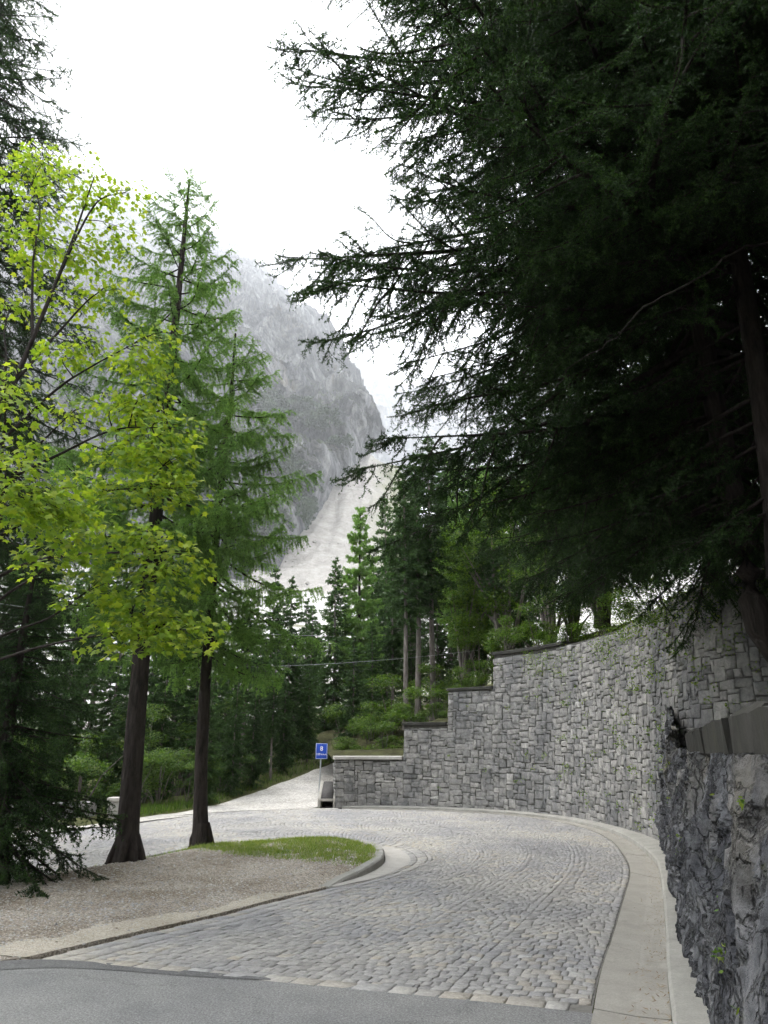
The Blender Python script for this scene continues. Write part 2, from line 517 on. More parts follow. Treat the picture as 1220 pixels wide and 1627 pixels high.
def block(q, h, r, rs, crown=0.0):
    """stone from a plan quad q (4,2): chamfered top, uneven; returns V,F"""
    c = q.mean(0)
    e = np.linalg.norm(q - c, axis=1).mean()
    top = c + (q - c) * (1 - r / e)
    z = h + rs.normal(0, 0.0016, 4) + rs.normal(0, 0.0018)
    zr = z - r * 0.75
    bot = c + (q - c) * 1.0
    V = np.zeros((13, 3))
    V[0:4, :2] = top; V[0:4, 2] = z
    V[4:8, :2] = bot; V[4:8, 2] = zr
    V[8:12, :2] = bot; V[8:12, 2] = h - 0.03
    V[12, :2] = c; V[12, 2] = z.mean() + crown
    F = [(0, 1, 12), (1, 2, 12), (2, 3, 12), (3, 0, 12)]
    for i in range(4):
        j = (i + 1) % 4
        F += [(4 + i, 4 + j, j), (4 + i, j, i), (8 + i, 8 + j, 4 + j), (8 + i, 4 + j, 4 + i)]
    return V, np.array(F)

def ccw(q):
    a = 0.5 * sum(q[i][0] * q[(i + 1) % 4][1] - q[(i + 1) % 4][0] * q[i][1] for i in range(4))
    return q if a > 0 else q[::-1]

def build_cobbles():
    rs = np.random.default_rng(3)
    stones = []                       # (dist, V, F, tone)
    bands = [0.085, 0.313, 0.541, 0.769, 0.997]
    for b in range(len(bands) - 1):
        t0, t1 = bands[b], bands[b + 1]
        uu = np.linspace(0, 1, 1400)
        mid = road_xy(uu, np.full_like(uu, 0.5 * (t0 + t1)))
        L = np.concatenate([[0], np.cumsum(np.linalg.norm(np.diff(mid, axis=0), axis=1))])
        a, row = 0.16, 0
        ph = rs.uniform(0, 1)
        while a < L[-1] - 0.3:
            da = rs.uniform(0.086, 0.108)
            uc = np.interp(a, L, uu)
            w = np.linalg.norm(road_xy(np.array(uc), np.array(t1)) - road_xy(np.array(uc), np.array(t0)))
            n = max(4, int(round(w / 0.098)))
            cuts = np.linspace(0, 1, n + 1)
            cuts[1:-1] += rs.normal(0, 0.16 / n, n - 1) + (0.5 / n if row % 2 else 0) * np.sin(np.pi * cuts[1:-1])
            def arc(v, aa): return np.interp(aa + 0.20 * smooth01((aa - .1) / 1.8) * (1 - (2 * v - 1) ** 2) + 0.02 * np.sin(7 * v + aa * 3), L, uu)
            g = 0.0032
            for k in range(n):
                v0, v1 = cuts[k] + g / w, cuts[k + 1] - g / w
                vv = np.array([v0, v1, v1, v0])
                aa = np.array([a + g, a + g, a + da - g, a + da - g]) + rs.normal(0, 0.004, 4)
                q = road_xy(arc(vv, aa), t0 + vv * (t1 - t0)) + rs.normal(0, 0.0035, (4, 2))
                c = q.mean(0)
                q = ccw(q)
                V, F = block(q, 0.0, 0.0055, rs, 0.0012)
                V[:, 2] += road_z(c)
                tn = np.clip(rs.normal(0.5, 0.15) + 0.13 * np.sin(c[0] * 1.7 + c[1] * 0.9), 0, 1)
                stones.append((np.hypot(*c), V, F, tn))
            a += da
            row += 1
    # rows of larger border stones along both edges and across the start of the setts
    def border(t0, t1, lo, hi, u1=1.0, tone=0.62):
        uu = np.linspace(0, u1, 1400)
        mid = road_xy(uu, np.full_like(uu, 0.5 * (t0 + t1)))
        L = np.concatenate([[0], np.cumsum(np.linalg.norm(np.diff(mid, axis=0), axis=1))])
        a = 0.02
        while a < L[-1] - 0.3:
            da = rs.uniform(lo, hi)
            q = road_xy(np.interp(np.array([a + .005, a + .005, a + da - .005, a + da - .005]), L, uu), np.array([t0, t1, t1, t0])) + rs.normal(0, 0.003, (4, 2))
            c = q.mean(0)
            V, F = block(ccw(q), 0.004, 0.012, rs, 0.002)
            V[:, 2] += road_z(c)
            stones.append((np.hypot(*c), V, F, np.clip(rs.normal(tone, 0.15), 0, 1)))
            a += da
    border(0.003, 0.04, 0.16, 0.3)
    border(0.043, 0.082, 0.14, 0.26, tone=0.55)
    v = 0.09
    while v < 0.96:
        dv = rs.uniform(0.035, 0.07)
        uu = np.array([0.0005, 0.0005, 0.0095, 0.0095]) * 1.0
        q = road_xy(uu, np.array([v + .001, v + dv - .001, v + dv - .001, v + .001])) + rs.normal(0, 0.003, (4, 2))
        V, F = block(ccw(q), 0.006, 0.012, rs, 0.001)
        stones.append((np.hypot(*q.mean(0)) - 1.0, V, F, np.clip(rs.normal(0.78, 0.12), 0, 1)))
        v += dv
    stones.sort(key=lambda s: s[0])
    for d, V, F, tn in stones[:300]:
        c = V.mean(0)
        obj('cobblestone', mesh('cobblestone', V - c, F, MAT['cobble'], False, np.full(len(V), tn)), road, tuple(c))
    g = Geo()
    for d, V, F, tn in stones[300:]: g.add(V, F, 0, tn)
    o = obj('cobblestone_paving', g.mesh('cobblestone_paving', [MAT['cobble']]), road, kind='stuff')
build_cobbles()

def sheet(name, poly, z, mat, nsub=1, **kw):
    """flat polygon sheet at height z"""
    V = [(x, y, z) for x, y in poly]
    return obj(name, mesh(name, V, [list(range(len(V)))], mat), **kw)

# asphalt in front of the setts
edge = catmull([(1.40, 5.49), (0.83, 5.69), (0.4, 5.86), (-0.05, 6.01), (-0.52, 6.16), (-1.38, 6.40), (-2.1, 6.62), (-2.9, 6.76), (-3.6, 6.55), (-5.2, 5.9), (-9, 4.6)], 60)
sheet('asphalt', [tuple(p) for p in edge] + [(-14, -14), (1.6, -14), (1.0, 0), (1.2, 4.0)], 0.002, MAT['asphalt'], kind='structure', label='grey asphalt apron in front of the cobbles')
pe = catmull([(-0.72, 6.225), (-1.38, 6.40), (-2.1, 6.62), (-2.9, 6.76), (-3.6, 6.55), (-5.2, 5.9)], 30)
pi = catmull([(-0.72, 6.18), (-1.38, 6.28), (-2.1, 6.45), (-2.75, 6.52), (-3.6, 6.28), (-5.2, 5.7)], 30)
o = sheet('asphalt_patch', [tuple(p) for p in pe] + [tuple(p) for p in pi[::-1]], 0.006, MAT['asphalt_dark'], kind='structure')

# ---- concrete gutter with joints, kerb beside it
KIN = catmull([(0.55, 0.0), (1.05, 2.6), (1.45, 4.2), (1.83, 5.31), (2.13, 6.18), (2.53, 7.27), (3.0, 8.58), (3.67, 10.5), (4.19, 12.2), (4.66, 14.8), (4.72, 16.9), (4.32, 19.2), (3.15, 21.1), (1.5, 22.3), (-0.2, 22.9), (-1.4, 22.95)], 400)
GIN = catmull([(0.0, 0.0), (0.55, 2.7), (0.98, 4.3), (1.38, 5.50), (1.73, 6.5), (2.21, 7.74), (2.78, 9.25), (3.43, 11.0), (3.89, 12.6), (4.37, 15.0), (4.47, 17.2), (4.01, 19.3), (2.96, 21.0), (1.2, 22.16), (-0.3, 22.72), (-1.35, 22.78)], 400)
KW = np.interp(np.arange(400), [0, 100, 200, 260, 300, 399], [0.17, 0.16, 0.15, 0.13, 0.10, 0.06])
def normals(C):
    T = unit(np.gradient(C, axis=0))
    return np.stack([T[:, 1], -T[:, 0]], 1)          # to the right of travel
KN = normals(KIN)
KOUT = KIN + KN * KW[:, None]

def strip(name, prof, i0, i1, mat, parent, rs, step=6):
    """sweep a cross-section: prof(i) -> (k,3) points"""
    idx = np.unique(np.concatenate([np.arange(i0, i1, step), [i1]]))
    rows = np.array([prof(i) for i in idx])
    k = rows.shape[1]
    V = rows.reshape(-1, 3)
    F = list(map(list, grid_faces(len(idx), k)))
    F += [list(range(k)), list(range((len(idx) - 1) * k, len(idx) * k))[::-1]]
    return obj(name, mesh(name, V, F, mat), parent)

def build_gutter():
    rs = random.Random(4)
    g = empty('gutter'); tag(g, 'pale concrete gutter strip along the foot of the wall', kind='structure')
    cuts, i = [12], 12
    L = np.concatenate([[0], np.cumsum(np.linalg.norm(np.diff(KIN, axis=0), axis=1))])
    targets = [3.4, 5.52, 7.05, 9.0, 11.2, 13.4, 15.6, 17.8, 20, 22.4, 24.8]
    cuts = [12] + [int(np.searchsorted(L, x)) for x in targets] + [396]
    for a, b in zip(cuts, cuts[1:]):
        dz = rs.uniform(-0.003, 0.003)
        def prof(i):
            f = (i - a) / max(1, b - a)
            e = 0.004 if i in (a, b) else 0
            p, q = GIN[i], KIN[i]
            s = (KIN[min(i + 1, 399)] - KIN[max(i - 1, 0)]); s = s / np.linalg.norm(s) * (0.006 if i == a else -0.006 if i == b else 0)
            m = p * 0.45 + q * 0.55
            return [(*(p + s), -0.06), (*(p + s), 0.008 + dz - e), (*(m + s), -0.004 + dz - e), (*(q + s), 0.003 + dz - e)]
        strip('gutter_slab', prof, a, b, MAT['gutter'], g, rs)
    k = empty('kerb'); tag(k, 'low concrete kerb between gutter and rock wall', kind='structure')
    cuts = [12] + [int(np.searchsorted(L, x)) for x in np.arange(3.0, 27, 2.1)] + [396]
    for a, b in zip(cuts, cuts[1:]):
        if b <= a: continue
        def prof(i):
            p, q = KIN[i], KOUT[i]
            n = KN[i]
            s = (KIN[min(i + 1, 399)] - KIN[max(i - 1, 0)]); s = s / np.linalg.norm(s) * (0.004 if i == a else -0.004 if i == b else 0)
            h = 0.10 * KW[i] / 0.15
            return [(*(p + s), -0.05), (*(p + s + n * 0.006), h * 0.8), (*(p + s + n * 0.03), h), (*(q + s), h + 0.012), (*(q + s + n * 0.35), h + 0.03)]
        strip('kerb_stone', prof, a, b, MAT['kerb'], k, rs)
build_gutter()

# ================================================================== ISLAND
ISL = catmull([(-2.93, 6.84), (-2.44, 7.55), (-1.81, 8.38), (-1.28, 9.23), (-0.72, 10.02), (-0.34, 10.75), (-0.09, 11.6), (-0.03, 12.4), (-0.12, 13.3), (-0.5, 14.0), (-1.27, 14.22), (-2.2, 14.2), (-3.3, 13.6), (-4.02, 12.05), (-4.65, 10.75), (-5.4, 9.3), (-6.4, 7.4), (-7.2, 5.6), (-3.75, 6.42)], 220)
def inside(P, poly):
    x, y = P[..., 0], P[..., 1]
    r = np.zeros(x.shape, bool)
    for (x0, y0), (x1, y1) in zip(poly, np.roll(poly, -1, 0)):
        c = ((y0 > y) != (y1 > y)) & (x < (x1 - x0) * (y - y0) / (y1 - y0 + 1e-12) + x0)
        r ^= c
    return r
def edge_dist(P, poly):
    d = np.full(P.shape[:-1], 9e9)
    for a, b in zip(poly, np.roll(poly, -1, 0)):
        ab = b - a
        t = np.clip(((P - a) @ ab) / (ab @ ab + 1e-12), 0, 1)
        d = np.minimum(d, np.linalg.norm(P - a - t[..., None] * ab, axis=-1))
    return d
def island_z(P):
    P = np.asarray(P, float)
    d = edge_dist(P, ISL)
    tip = smooth01((P[..., 1] - 9.9) / 1.2) * smooth01((P[..., 0] + 2.2) / 1.5)    # kerbed end
    back = smooth01((P[..., 0] * -0.83 + P[..., 1] * 0.56 - 7.4) / 1.6)
    z = 0.006 + 0.085 * tip + (0.05 + 0.08 * back) * smooth01(d / 0.7) + 0.018 * fbm(np.stack([P[..., 0] * 1.3, P[..., 1] * 1.3, 0 * P[..., 0]], -1), 4) * smooth01(d / 0.3)
    return z
def build_island():
    # rings shrinking to the middle keep a clean edge
    c = np.array((-3.2, 9.6))
    fr = np.array([0, 0.03, 0.07, 0.12, 0.2, 0.3, 0.42, 0.55, 0.68, 0.8, 0.9, 0.97])
    poly = resample(np.vstack([ISL, ISL[:1]]), 400)[:-1]
    ctr = np.where(poly[:, 1:2] > 10.5, np.array((-1.9, 11.2)), c)
    w = smooth01((poly[:, 1:2] - 8.5) / 4)
    ctr = c * (1 - w) + np.array((-1.8, 11.6)) * w
    rows = np.array([poly * (1 - f) + ctr * f for f in fr])
    V = np.concatenate([rows, island_z(rows)[..., None]], -1)
    skirt = V[0].copy(); skirt[:, 2] = -0.08
    V = np.concatenate([skirt[None], V])
    n = len(poly); m = len(V)
    i = np.arange(m - 1)[:, None] * n; j = np.arange(n)[None]; j2 = (j + 1) % n
    F = np.stack([i + j, i + j2, i + n + j2, i + n + j], -1).reshape(-1, 4)
    F = [list(f) for f in F] + [list(range((m - 1) * n, m * n))]
    isl = obj('gravel_island', mesh('gravel_island', V.reshape(-1, 3), F, MAT['gravel'], True), kind='structure', label='brown gravel island inside the bend under the larches')
    # loose stones
    rs = np.random.default_rng(5)
    g = Geo()
    octa = np.array([(1, 0, 0), (0, 1, 0), (-1, 0, 0), (0, -1, 0), (0, 0, 1.0)])
    of = np.array([(0, 1, 4), (1, 2, 4), (2, 3, 4), (3, 0, 4)])
    Pn = rs.uniform((-6.5, 6.3), (0, 14.3), (60000, 2))
    k = inside(Pn, ISL)
    Pn = Pn[k]; 
    keep = rs.uniform(0, 1, len(Pn)) < np.clip(1.3 - np.hypot(Pn[:, 0], Pn[:, 1]) / 16, 0.1, 1)
    Pn = Pn[keep][:16000]; Z = island_z(Pn)
    sz = rs.gamma(3.0, 0.0024, len(Pn)) + 0.003
    an = rs.uniform(0, 6.28, len(Pn))
    ca, sa = np.cos(an), np.sin(an)
    O = octa[None] * sz[:, None, None] * np.array((1, 0.75, 0.6)) * rs.uniform(0.7, 1.3, (len(Pn), 5, 1))
    Vx = O[..., 0] * ca[:, None] - O[..., 1] * sa[:, None] + Pn[:, None, 0]
    Vy = O[..., 0] * sa[:, None] + O[..., 1] * ca[:, None] + Pn[:, None, 1]
    Vz = O[..., 2] + Z[:, None] + 0.001
    V = np.stack([Vx, Vy, Vz], -1).reshape(-1, 3)
    F = (of[None] + (np.arange(len(Pn)) * 5)[:, None, None]).reshape(-1, 3)
    obj('pebble_scatter', mesh('pebble_scatter', V, F, MAT['cobble'], False, np.repeat(np.clip(rs.normal(0.7, 0.3, len(Pn)), 0, 1), 5)), isl, kind='stuff')
    # grass: dense on the tip, thinning into the gravel, and a fringe at the back edge
    Pg = rs.uniform((-4.6, 9.7), (0.0, 14.3), (150000, 2))
    Pg = Pg[inside(Pg, ISL)]
    d = edge_dist(Pg, ISL)
    nz = fbm(np.stack([Pg[:, 0] * 1.1, Pg[:, 1] * 1.1, 0 * d + 3], -1), 4)
    fine = fbm(np.stack([Pg[:, 0] * 6, Pg[:, 1] * 6, 0 * d + 9], -1), 3)
    line = Pg[:, 1] - (10.85 - 0.66 * (Pg[:, 0] + 0.65)) + 0.6 * nz
    dens = smooth01(line / 0.9) * np.clip(0.55 + 1.1 * fine, 0.08, 1) * np.where(d < 0.07, 0, 1)
    fringe = smooth01((0.22 - d) / 0.2) * (Pg[:, 0] < -2.0) * 0.25 * smooth01((nz + 0.3) / 0.5)
    Pg = Pg[rs.uniform(0, 1, len(Pg)) < np.maximum(dens, fringe)]
    n = len(Pg); Z = island_z(Pg)
    h = rs.gamma(5, 0.0062, n) + 0.01; an = rs.uniform(0, 6.28, n); lean = rs.normal(0, 0.5, (n, 2)) * h[:, None]
    wv = np.stack([np.cos(an), np.sin(an)], 1) * 0.0042
    A = np.column_stack([Pg - wv, Z - .004]); B = np.column_stack([Pg + wv, Z - .004]); C = np.column_stack([Pg + lean, Z + h])
    V = np.stack([A, B, C], 1).reshape(-1, 3)
    obj('grass', mesh('grass', V, np.arange(3 * n).reshape(-1, 3), MAT['grass'], False, np.repeat(rs.uniform(0, 1, n), 3)), kind='stuff', label='short green grass on the tip of the island', cat='grass')
    # kerb stones round the tip
    kb = empty('island_kerb'); tag(kb, 'curved stone kerb round the grassy island tip', kind='structure')
    seg = catmull([(-0.72, 10.0), (-0.34, 10.73), (-0.09, 11.6), (-0.03, 12.4), (-0.12, 13.3), (-0.5, 14.0), (-1.0, 14.2)], 120)
    N = normals(seg)
    H = np.interp(np.arange(120), [0, 10, 30, 95, 119], [0.015, 0.08, 0.125, 0.12, 0.07])
    cu = [0, 17, 33, 48, 64, 82, 101, 119]
    rr = random.Random(2)
    for a, b in zip(cu, cu[1:]):
        j = rr.uniform(-0.006, 0.006)
        def prof(i):
            p, n_ = seg[i], N[i]
            s = (seg[min(i + 1, 119)] - seg[max(i - 1, 0)]); s = s / np.linalg.norm(s) * (0.006 if i == a else -0.006 if i == b else 0)
            p = p + s + n_ * j
            return [(*(p + n_ * 0.05), -0.06), (*(p + n_ * 0.035), H[i] - 0.02), (*(p + n_ * 0.015), H[i] + j * .5), (*(p - n_ * 0.10), H[i] + j * .5), (*(p - n_ * 0.115), H[i] - 0.03)]
        strip('kerb_stone', prof, a, b, MAT['kerb'], kb, rr, 3)
    # smooth concrete apron outside the kerb
    ap = catmull([(-0.72, 9.96), (-0.2, 10.66), (0.12, 11.6), (0.19, 12.4), (0.1, 13.2), (-0.25, 13.95), (-0.9, 14.35)], 80)
    ai = catmull([(-0.68, 9.98), (-0.29, 10.73), (-0.04, 11.6), (0.02, 12.4), (-0.07, 13.3), (-0.45, 14.05), (-1.0, 14.27)], 80)
    ao = catmull([(-0.62, 10.02), (-0.02, 10.84), (0.36, 11.9), (0.41, 12.7), (0.26, 13.5), (-0.08, 14.1), (-0.85, 14.65)], 80)
    rows = np.stack([ai, ao], 1)
    V = np.concatenate([rows, np.array([0.028, 0.012])[None, :, None].repeat(80, 0)], -1).reshape(-1, 3)
    obj('concrete_apron', mesh('concrete_apron', V, grid_faces(80, 2), MAT['apron']), kind='structure', label='pale smooth concrete band round the island tip')
build_island()

# pale sand margin between gravel and border stones
def build_margin():
    a_ = catmull([(-2.98, 6.80), (-2.44, 7.56), (-1.81, 8.39), (-1.28, 9.24), (-0.74, 10.02)], 90)
    b_ = catmull([(-3.7, 6.95), (-2.9, 7.85), (-2.15, 8.7), (-1.5, 9.5), (-0.84, 10.06)], 90)
    k = np.linspace(0, 1, 6)[None, :, None]
    w = (0.75 + 0.5 * fbm(np.stack([a_[:, 0] * 3, a_[:, 1] * 3, 0 * a_[:, 0]], -1), 4))[:, None, None]
    P_ = a_[:, None] + (b_ - a_)[:, None] * k * w
    Z_ = island_z(P_) + 0.010 * (1 - k[..., 0] ** 3)  - 0.003
    obj('sand_margin', mesh('sand_margin', np.concatenate([P_, Z_[..., None]], -1).reshape(-1, 3), grid_faces(90, 6), m_gravel('pale_sand', [(0.33, 0.30, 0.25), (0.42, 0.385, 0.33), (0.52, 0.49, 0.43), (0.8, 0.77, 0.72)], 85), True), kind='structure', label='pale sandy margin along the edge of the setts')
build_margin()

# ================================================================== PATH that climbs behind the sign
def path_z(y): return np.interp(y, [22.0, 24, 27, 31, 36, 44], [-0.005, 0.05, 0.32, 0.85, 1.45, 2.0])
pl = catmull([(-6.9, 17.6), (-6.1, 20.3), (-5.6, 22.3), (-4.9, 25), (-3.6, 29), (-2.0, 34), (-0.6, 40)], 60)
pr = catmull([(-6.4, 17.5), (-4.9, 20.9), (-3.4, 22.1), (-1.7, 23.6), (-0.6, 27.5), (0.8, 33), (2.2, 40)], 60)
tt = np.linspace(0, 1, 12)[None, :, None]
PP = pl[:, None] * (1 - tt) + pr[:, None] * tt
Z = path_z(PP[..., 1]) + 0.02 * fbm(np.stack([PP[..., 0], PP[..., 1], 0 * PP[..., 0]], -1), 3)
obj('gravel_path', mesh('gravel_path', np.concatenate([PP, Z[..., None]], -1).reshape(-1, 3), grid_faces(60, 12), MAT['pale_gravel'], True), kind='structure', label='pale gravel path climbing past the blue sign')
# verge on its left: grassy bank
s = Mat('verge_soil', 0.95, 0.1)
s.color(s.ramp(s.noise(s.coord('World'), 2.5, 6, 0.7), [(0.3, (0.035, 0.04, 0.015)), (0.7, (0.08, 0.085, 0.03))]))
s.bump(s.noise(s.coord('World'), 12, 5), 0.8, 0.05)
nl = normals(pl)
vr = np.stack([pl + nl * 0.05, pl - nl * 0.7, pl - nl * 2.2, pl - nl * 5], 1)
vz = path_z(pl[:, 1])[:, None] + np.array([0.0, 0.10, 0.0, -1.2])
obj('verge', mesh('verge', np.concatenate([vr, vz[..., None]], -1).reshape(-1, 3), grid_faces(60, 4), s.m, True), kind='structure', label='mossy verge along the gravel path')
# pale gravel spill on the outside of the road, left
ov = np.stack([catmull(OUT[11:], 60), catmull([(-1.4, 23.0), (-4.1, 22.5), (-6.0, 20.7), (-7.2, 17.8), (-8.5, 14.7), (-9.9, 12.2), (-11.6, 10.1)], 60)], 1)
obj('gravel_shoulder', mesh('gravel_shoulder', np.concatenate([ov, np.full((60, 2, 1), 0.004)], -1).reshape(-1, 3), grid_faces(60, 2), MAT['pale_gravel']), kind='structure', label='pale gravel shoulder on the outside of the left leg')

# ================================================================== BIG STONE WALL
WB = catmull([(-1.46, 22.95), (-0.2, 23.12), (1.6, 22.5), (3.28, 21.25), (4.45, 19.4), (4.92, 17.2), (5.0, 15.2), (4.9, 13.4), (4.85, 12.0), (5.15, 11.0), (5.9, 10.4), (7.2, 10.1), (9, 10.0)], 500)
WB = resample(WB, 500)
WL = np.concatenate([[0], np.cumsum(np.linalg.norm(np.diff(WB, axis=0), axis=1))])
WN = normals(WB)                         # right of travel = towards the road
WLEN = WL[-1]
BAT = 0.11
def wall_pt(s_, z, outd=0.0):
    """s along the wall, z up, outd towards the road"""
    x = np.interp(s_, WL, WB[:, 0]); y = np.interp(s_, WL, WB[:, 1])
    nx = np.interp(s_, WL, WN[:, 0]); ny = np.interp(s_, WL, WN[:, 1])
    k = outd - BAT * z
    return np.stack([x + nx * k, y + ny * k, z + 0 * x], -1)
def s_of_px(px, z):
    q = np.linspace(0, WLEN, 2000)
    P = wall_pt(q, np.full_like(q, z))
    d = P[:, 1] * math.cos(PITCH) + (P[:, 2] - CAM_H) * math.sin(PITCH)
    X = 610 + FPX * P[:, 0] / d
    k = int(np.argmax(X >= px))
    return q[k]
STEPS = [(0.0, 1.38)]
for px, z in ((642, 2.38), (713, 3.38), (785, 4.38)):
    STEPS.append((s_of_px(px, z), z))
def wall_top(s_):
    r = np.full_like(np.asarray(s_, float), STEPS[0][1])
    for a, z in STEPS: r = np.where(np.asarray(s_) >= a, z, r)
    return r

def fill_blocks(nx, nz, top_cells, rs, sizes):
    used = np.zeros((nx, nz), bool)
    out_ = []
    for j in range(nz):
        for i in range(nx):
            if used[i, j] or j >= top_cells[i]: continue
            w, h = sizes[rs.integers(len(sizes))]
            ww = 1
            while ww < w and i + ww < nx and not used[i + ww, j] and j < top_cells[i + ww]: ww += 1
            hh = 1
            while hh < h and all(j + hh < top_cells[i + k] and not used[i + k, j + hh] for k in range(ww)): hh += 1
            used[i:i + ww, j:j + hh] = True
            out_.append((i, j, ww, hh))
    return out_

def facing_stone(fn, s0, s1, z0, z1, rs, depth=0.10, proud=0.022, n=4):
    """pillowed rough-faced stone on the surface fn(s,z,out)"""
    gu = np.array([0, .055, .5, .945, 1]) if n == 5 else np.array([0, .10, .90, 1]) if n == 4 else np.linspace(0, 1, n)
    a, b = np.meshgrid(gu, gu, indexing='ij')
    e = np.minimum(np.minimum(a, 1 - a), np.minimum(b, 1 - b)) * 2
    jit = rs.normal(0, 0.010, (2, 2, 2))
    def bil(J): return J[0, 0] * (1 - a) * (1 - b) + J[1, 0] * a * (1 - b) + J[0, 1] * (1 - a) * b + J[1, 1] * a * b
    S = s0 + (s1 - s0) * a + bil(jit[..., 0]); Z = z0 + (z1 - z0) * b + bil(jit[..., 1])
    inner = (e > 0.01)
    o = proud * rs.uniform(0.3, 1.4) + np.where(inner, 0.005 + rs.normal(0, 0.006, a.shape), 0.0) + rs.normal(0, .002, a.shape)
    cs, cz = (s0 + s1) / 2, (z0 + z1) / 2
    front = fn(S.ravel(), Z.ravel(), o.ravel())
    ring = [i * n for i in range(n)] + [(n - 1) * n + j for j in range(1, n)] + [i * n + n - 1 for i in range(n - 2, -1, -1)] + [j for j in range(n - 2, 0, -1)]
    back = fn(S.ravel()[ring], Z.ravel()[ring], np.full(len(ring), -depth))
    V = np.vstack([front, back])
    m = len(ring)
    F4 = grid_faces(n, n)
    side = np.array([[ring[i], n * n + i, n * n + (i + 1) % m, ring[(i + 1) % m]] for i in range(m)])
    return V, np.vstack([F4, side])[:, ::-1]

def build_wall():
    rs = np.random.default_rng(11)
    w = empty('stone_wall', tuple(wall_pt(np.array([0.0]), np.array([0.0]))[0]))
    org = np.array(w.location)
    tag(w, 'tall curved grey stone retaining wall with stepped top behind the bend', 'wall', kind='thing')
    # body
    ns = 300
    ss = np.linspace(0, WLEN, ns)
    ss = np.unique(np.concatenate([ss] + [[a - 0.002, a] for a, _ in STEPS[1:]]))
    tp = wall_top(ss) - 0.01
    tp = np.where(ss >= STEPS[3][0] + 1.6, 4.38 - 0.02 * (ss - STEPS[3][0] - 1.6), tp)
    rows = np.stack([wall_pt(ss, 0 * ss - 0.1, 0 * ss - 0.0), wall_pt(ss, tp, 0 * ss - 0.0), wall_pt(ss, tp, 0 * ss - 0.55), wall_pt(ss, 0 * ss - 0.1, 0 * ss - 1.2)], 1) - org
    F = [list(f) for f in grid_faces(len(ss), 4)] + [[0, 1, 2, 3]]
    obj('wall_core', mesh('wall_core', rows.reshape(-1, 3), F, MAT['mortar']), w)
    cw, ch = 0.086, 0.074
    nx, nz = int(WLEN / cw), int(4.4 / ch) + 1
    tc = [int((wall_top((i + 0.5) * cw) - 0.02) / ch) for i in range(nx)]
    sizes = [(3, 2), (4, 2), (3, 2), (2, 2), (4, 3), (3, 3), (5, 2), (2, 1), (3, 1), (4, 2), (3, 2), (3, 3), (4, 1), (2, 2)]
    stones = []
    g_ = 0.006
    for i, j, a, b in fill_blocks(nx, nz, tc, rs, sizes):
        wob = 0.02 * math.sin(i * 0.31) + 0.02 * math.sin(i * 0.13 + 2)
        s0, s1 = i * cw + g_, (i + a) * cw - g_
        z0, z1 = j * ch + g_ * 0.9 + wob * (j > 0), (j + b) * ch - g_ * 0.9 + wob
        V, F = facing_stone(wall_pt, s0, s1, max(z0, -0.02), z1, rs, n=5)
        tn = np.clip(rs.normal(0.52, 0.15), 0, 1)
        stones.append((a * b / np.linalg.norm(V.mean(0)) ** 2, V, F, tn))
    # quoins of the end face, seen edge on
    for j in range(0, 12):
        for k in range(3):
            z0, z1 = j * 0.105 + .01, (j + 1) * 0.105 - .01
            P0 = wall_pt(np.array([0.0]), np.array([z0]))[0]
            def endf(s_, z, o):
                b_ = wall_pt(0 * s_, z, -s_)
                T = np.array((0.99, 0.13, 0)) 
                return b_ - T * o[:, None]
            V, F = facing_stone(endf, k * 0.25 + .01, (k + 1) * 0.25 - .01, z0, z1, rs, 0.05, 0.02, 3)
            stones.append((0.0001, V, F, np.clip(rs.normal(0.5, 0.2), 0, 1)))
    stones.sort(key=lambda q: -q[0])
    for _, V, F, tn in stones[:300]:
        c = V.mean(0)
        obj('stone', mesh('stone', V - c, F, MAT['wall'], False, np.full(len(V), tn)), w, tuple(c - org))
    g = Geo()
    for _, V, F, tn in stones[300:]: g.add(V - org, F, 0, tn)
    obj('small_stonework', g.mesh('small_stonework', [MAT['wall']]), w, kind='stuff')
    # coping slabs on each step
    ends = [a for a, _ in STEPS] + [STEPS[3][0] + 2.6]
    for k in range(4):
        z = STEPS[k][1]
        a, b = ends[k] - 0.05, ends[k + 1] - (0.03 if k < 3 else 0)
        m = max(1, int(round((b - a) / 0.9)))
        for i in range(m):
            q = np.linspace(a + (b - a) * i / m + 0.004, a + (b - a) * (i + 1) / m - 0.004, 7)
            lo, hi = z - 0.005, z + 0.085
            dj = rs.normal(0, 0.006)
            def wp(o, zz): 
                p = wall_pt(q, np.full_like(q, z), np.full_like(q, o + dj)); p[:, 2] = zz; return p
            if q[0] < 0:
                T = np.array((-0.99, -0.13, 0)) * 0.05
            rows = np.stack([wp(0.075, lo), wp(0.075, hi - 0.012), wp(0.062, hi), wp(-0.5, hi + 0.01), wp(-0.5, lo)], 1)
            V = rows.reshape(-1, 3)
            if k == 0 and i == 0: V[:5] += np.array((-0.99, -0.13, 0)) * 0.05
            F = [list(f) for f in grid_faces(7, 5)] + [[0, 1, 2, 3, 4], [34, 33, 32, 31, 30]] + [[r * 5 + 4, r * 5, r * 5 + 5, r * 5 + 9] for r in range(6)]
            c = V.mean(0)
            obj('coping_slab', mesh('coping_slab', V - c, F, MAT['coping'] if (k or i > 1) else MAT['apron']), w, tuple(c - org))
    return w
WALL = build_wall()

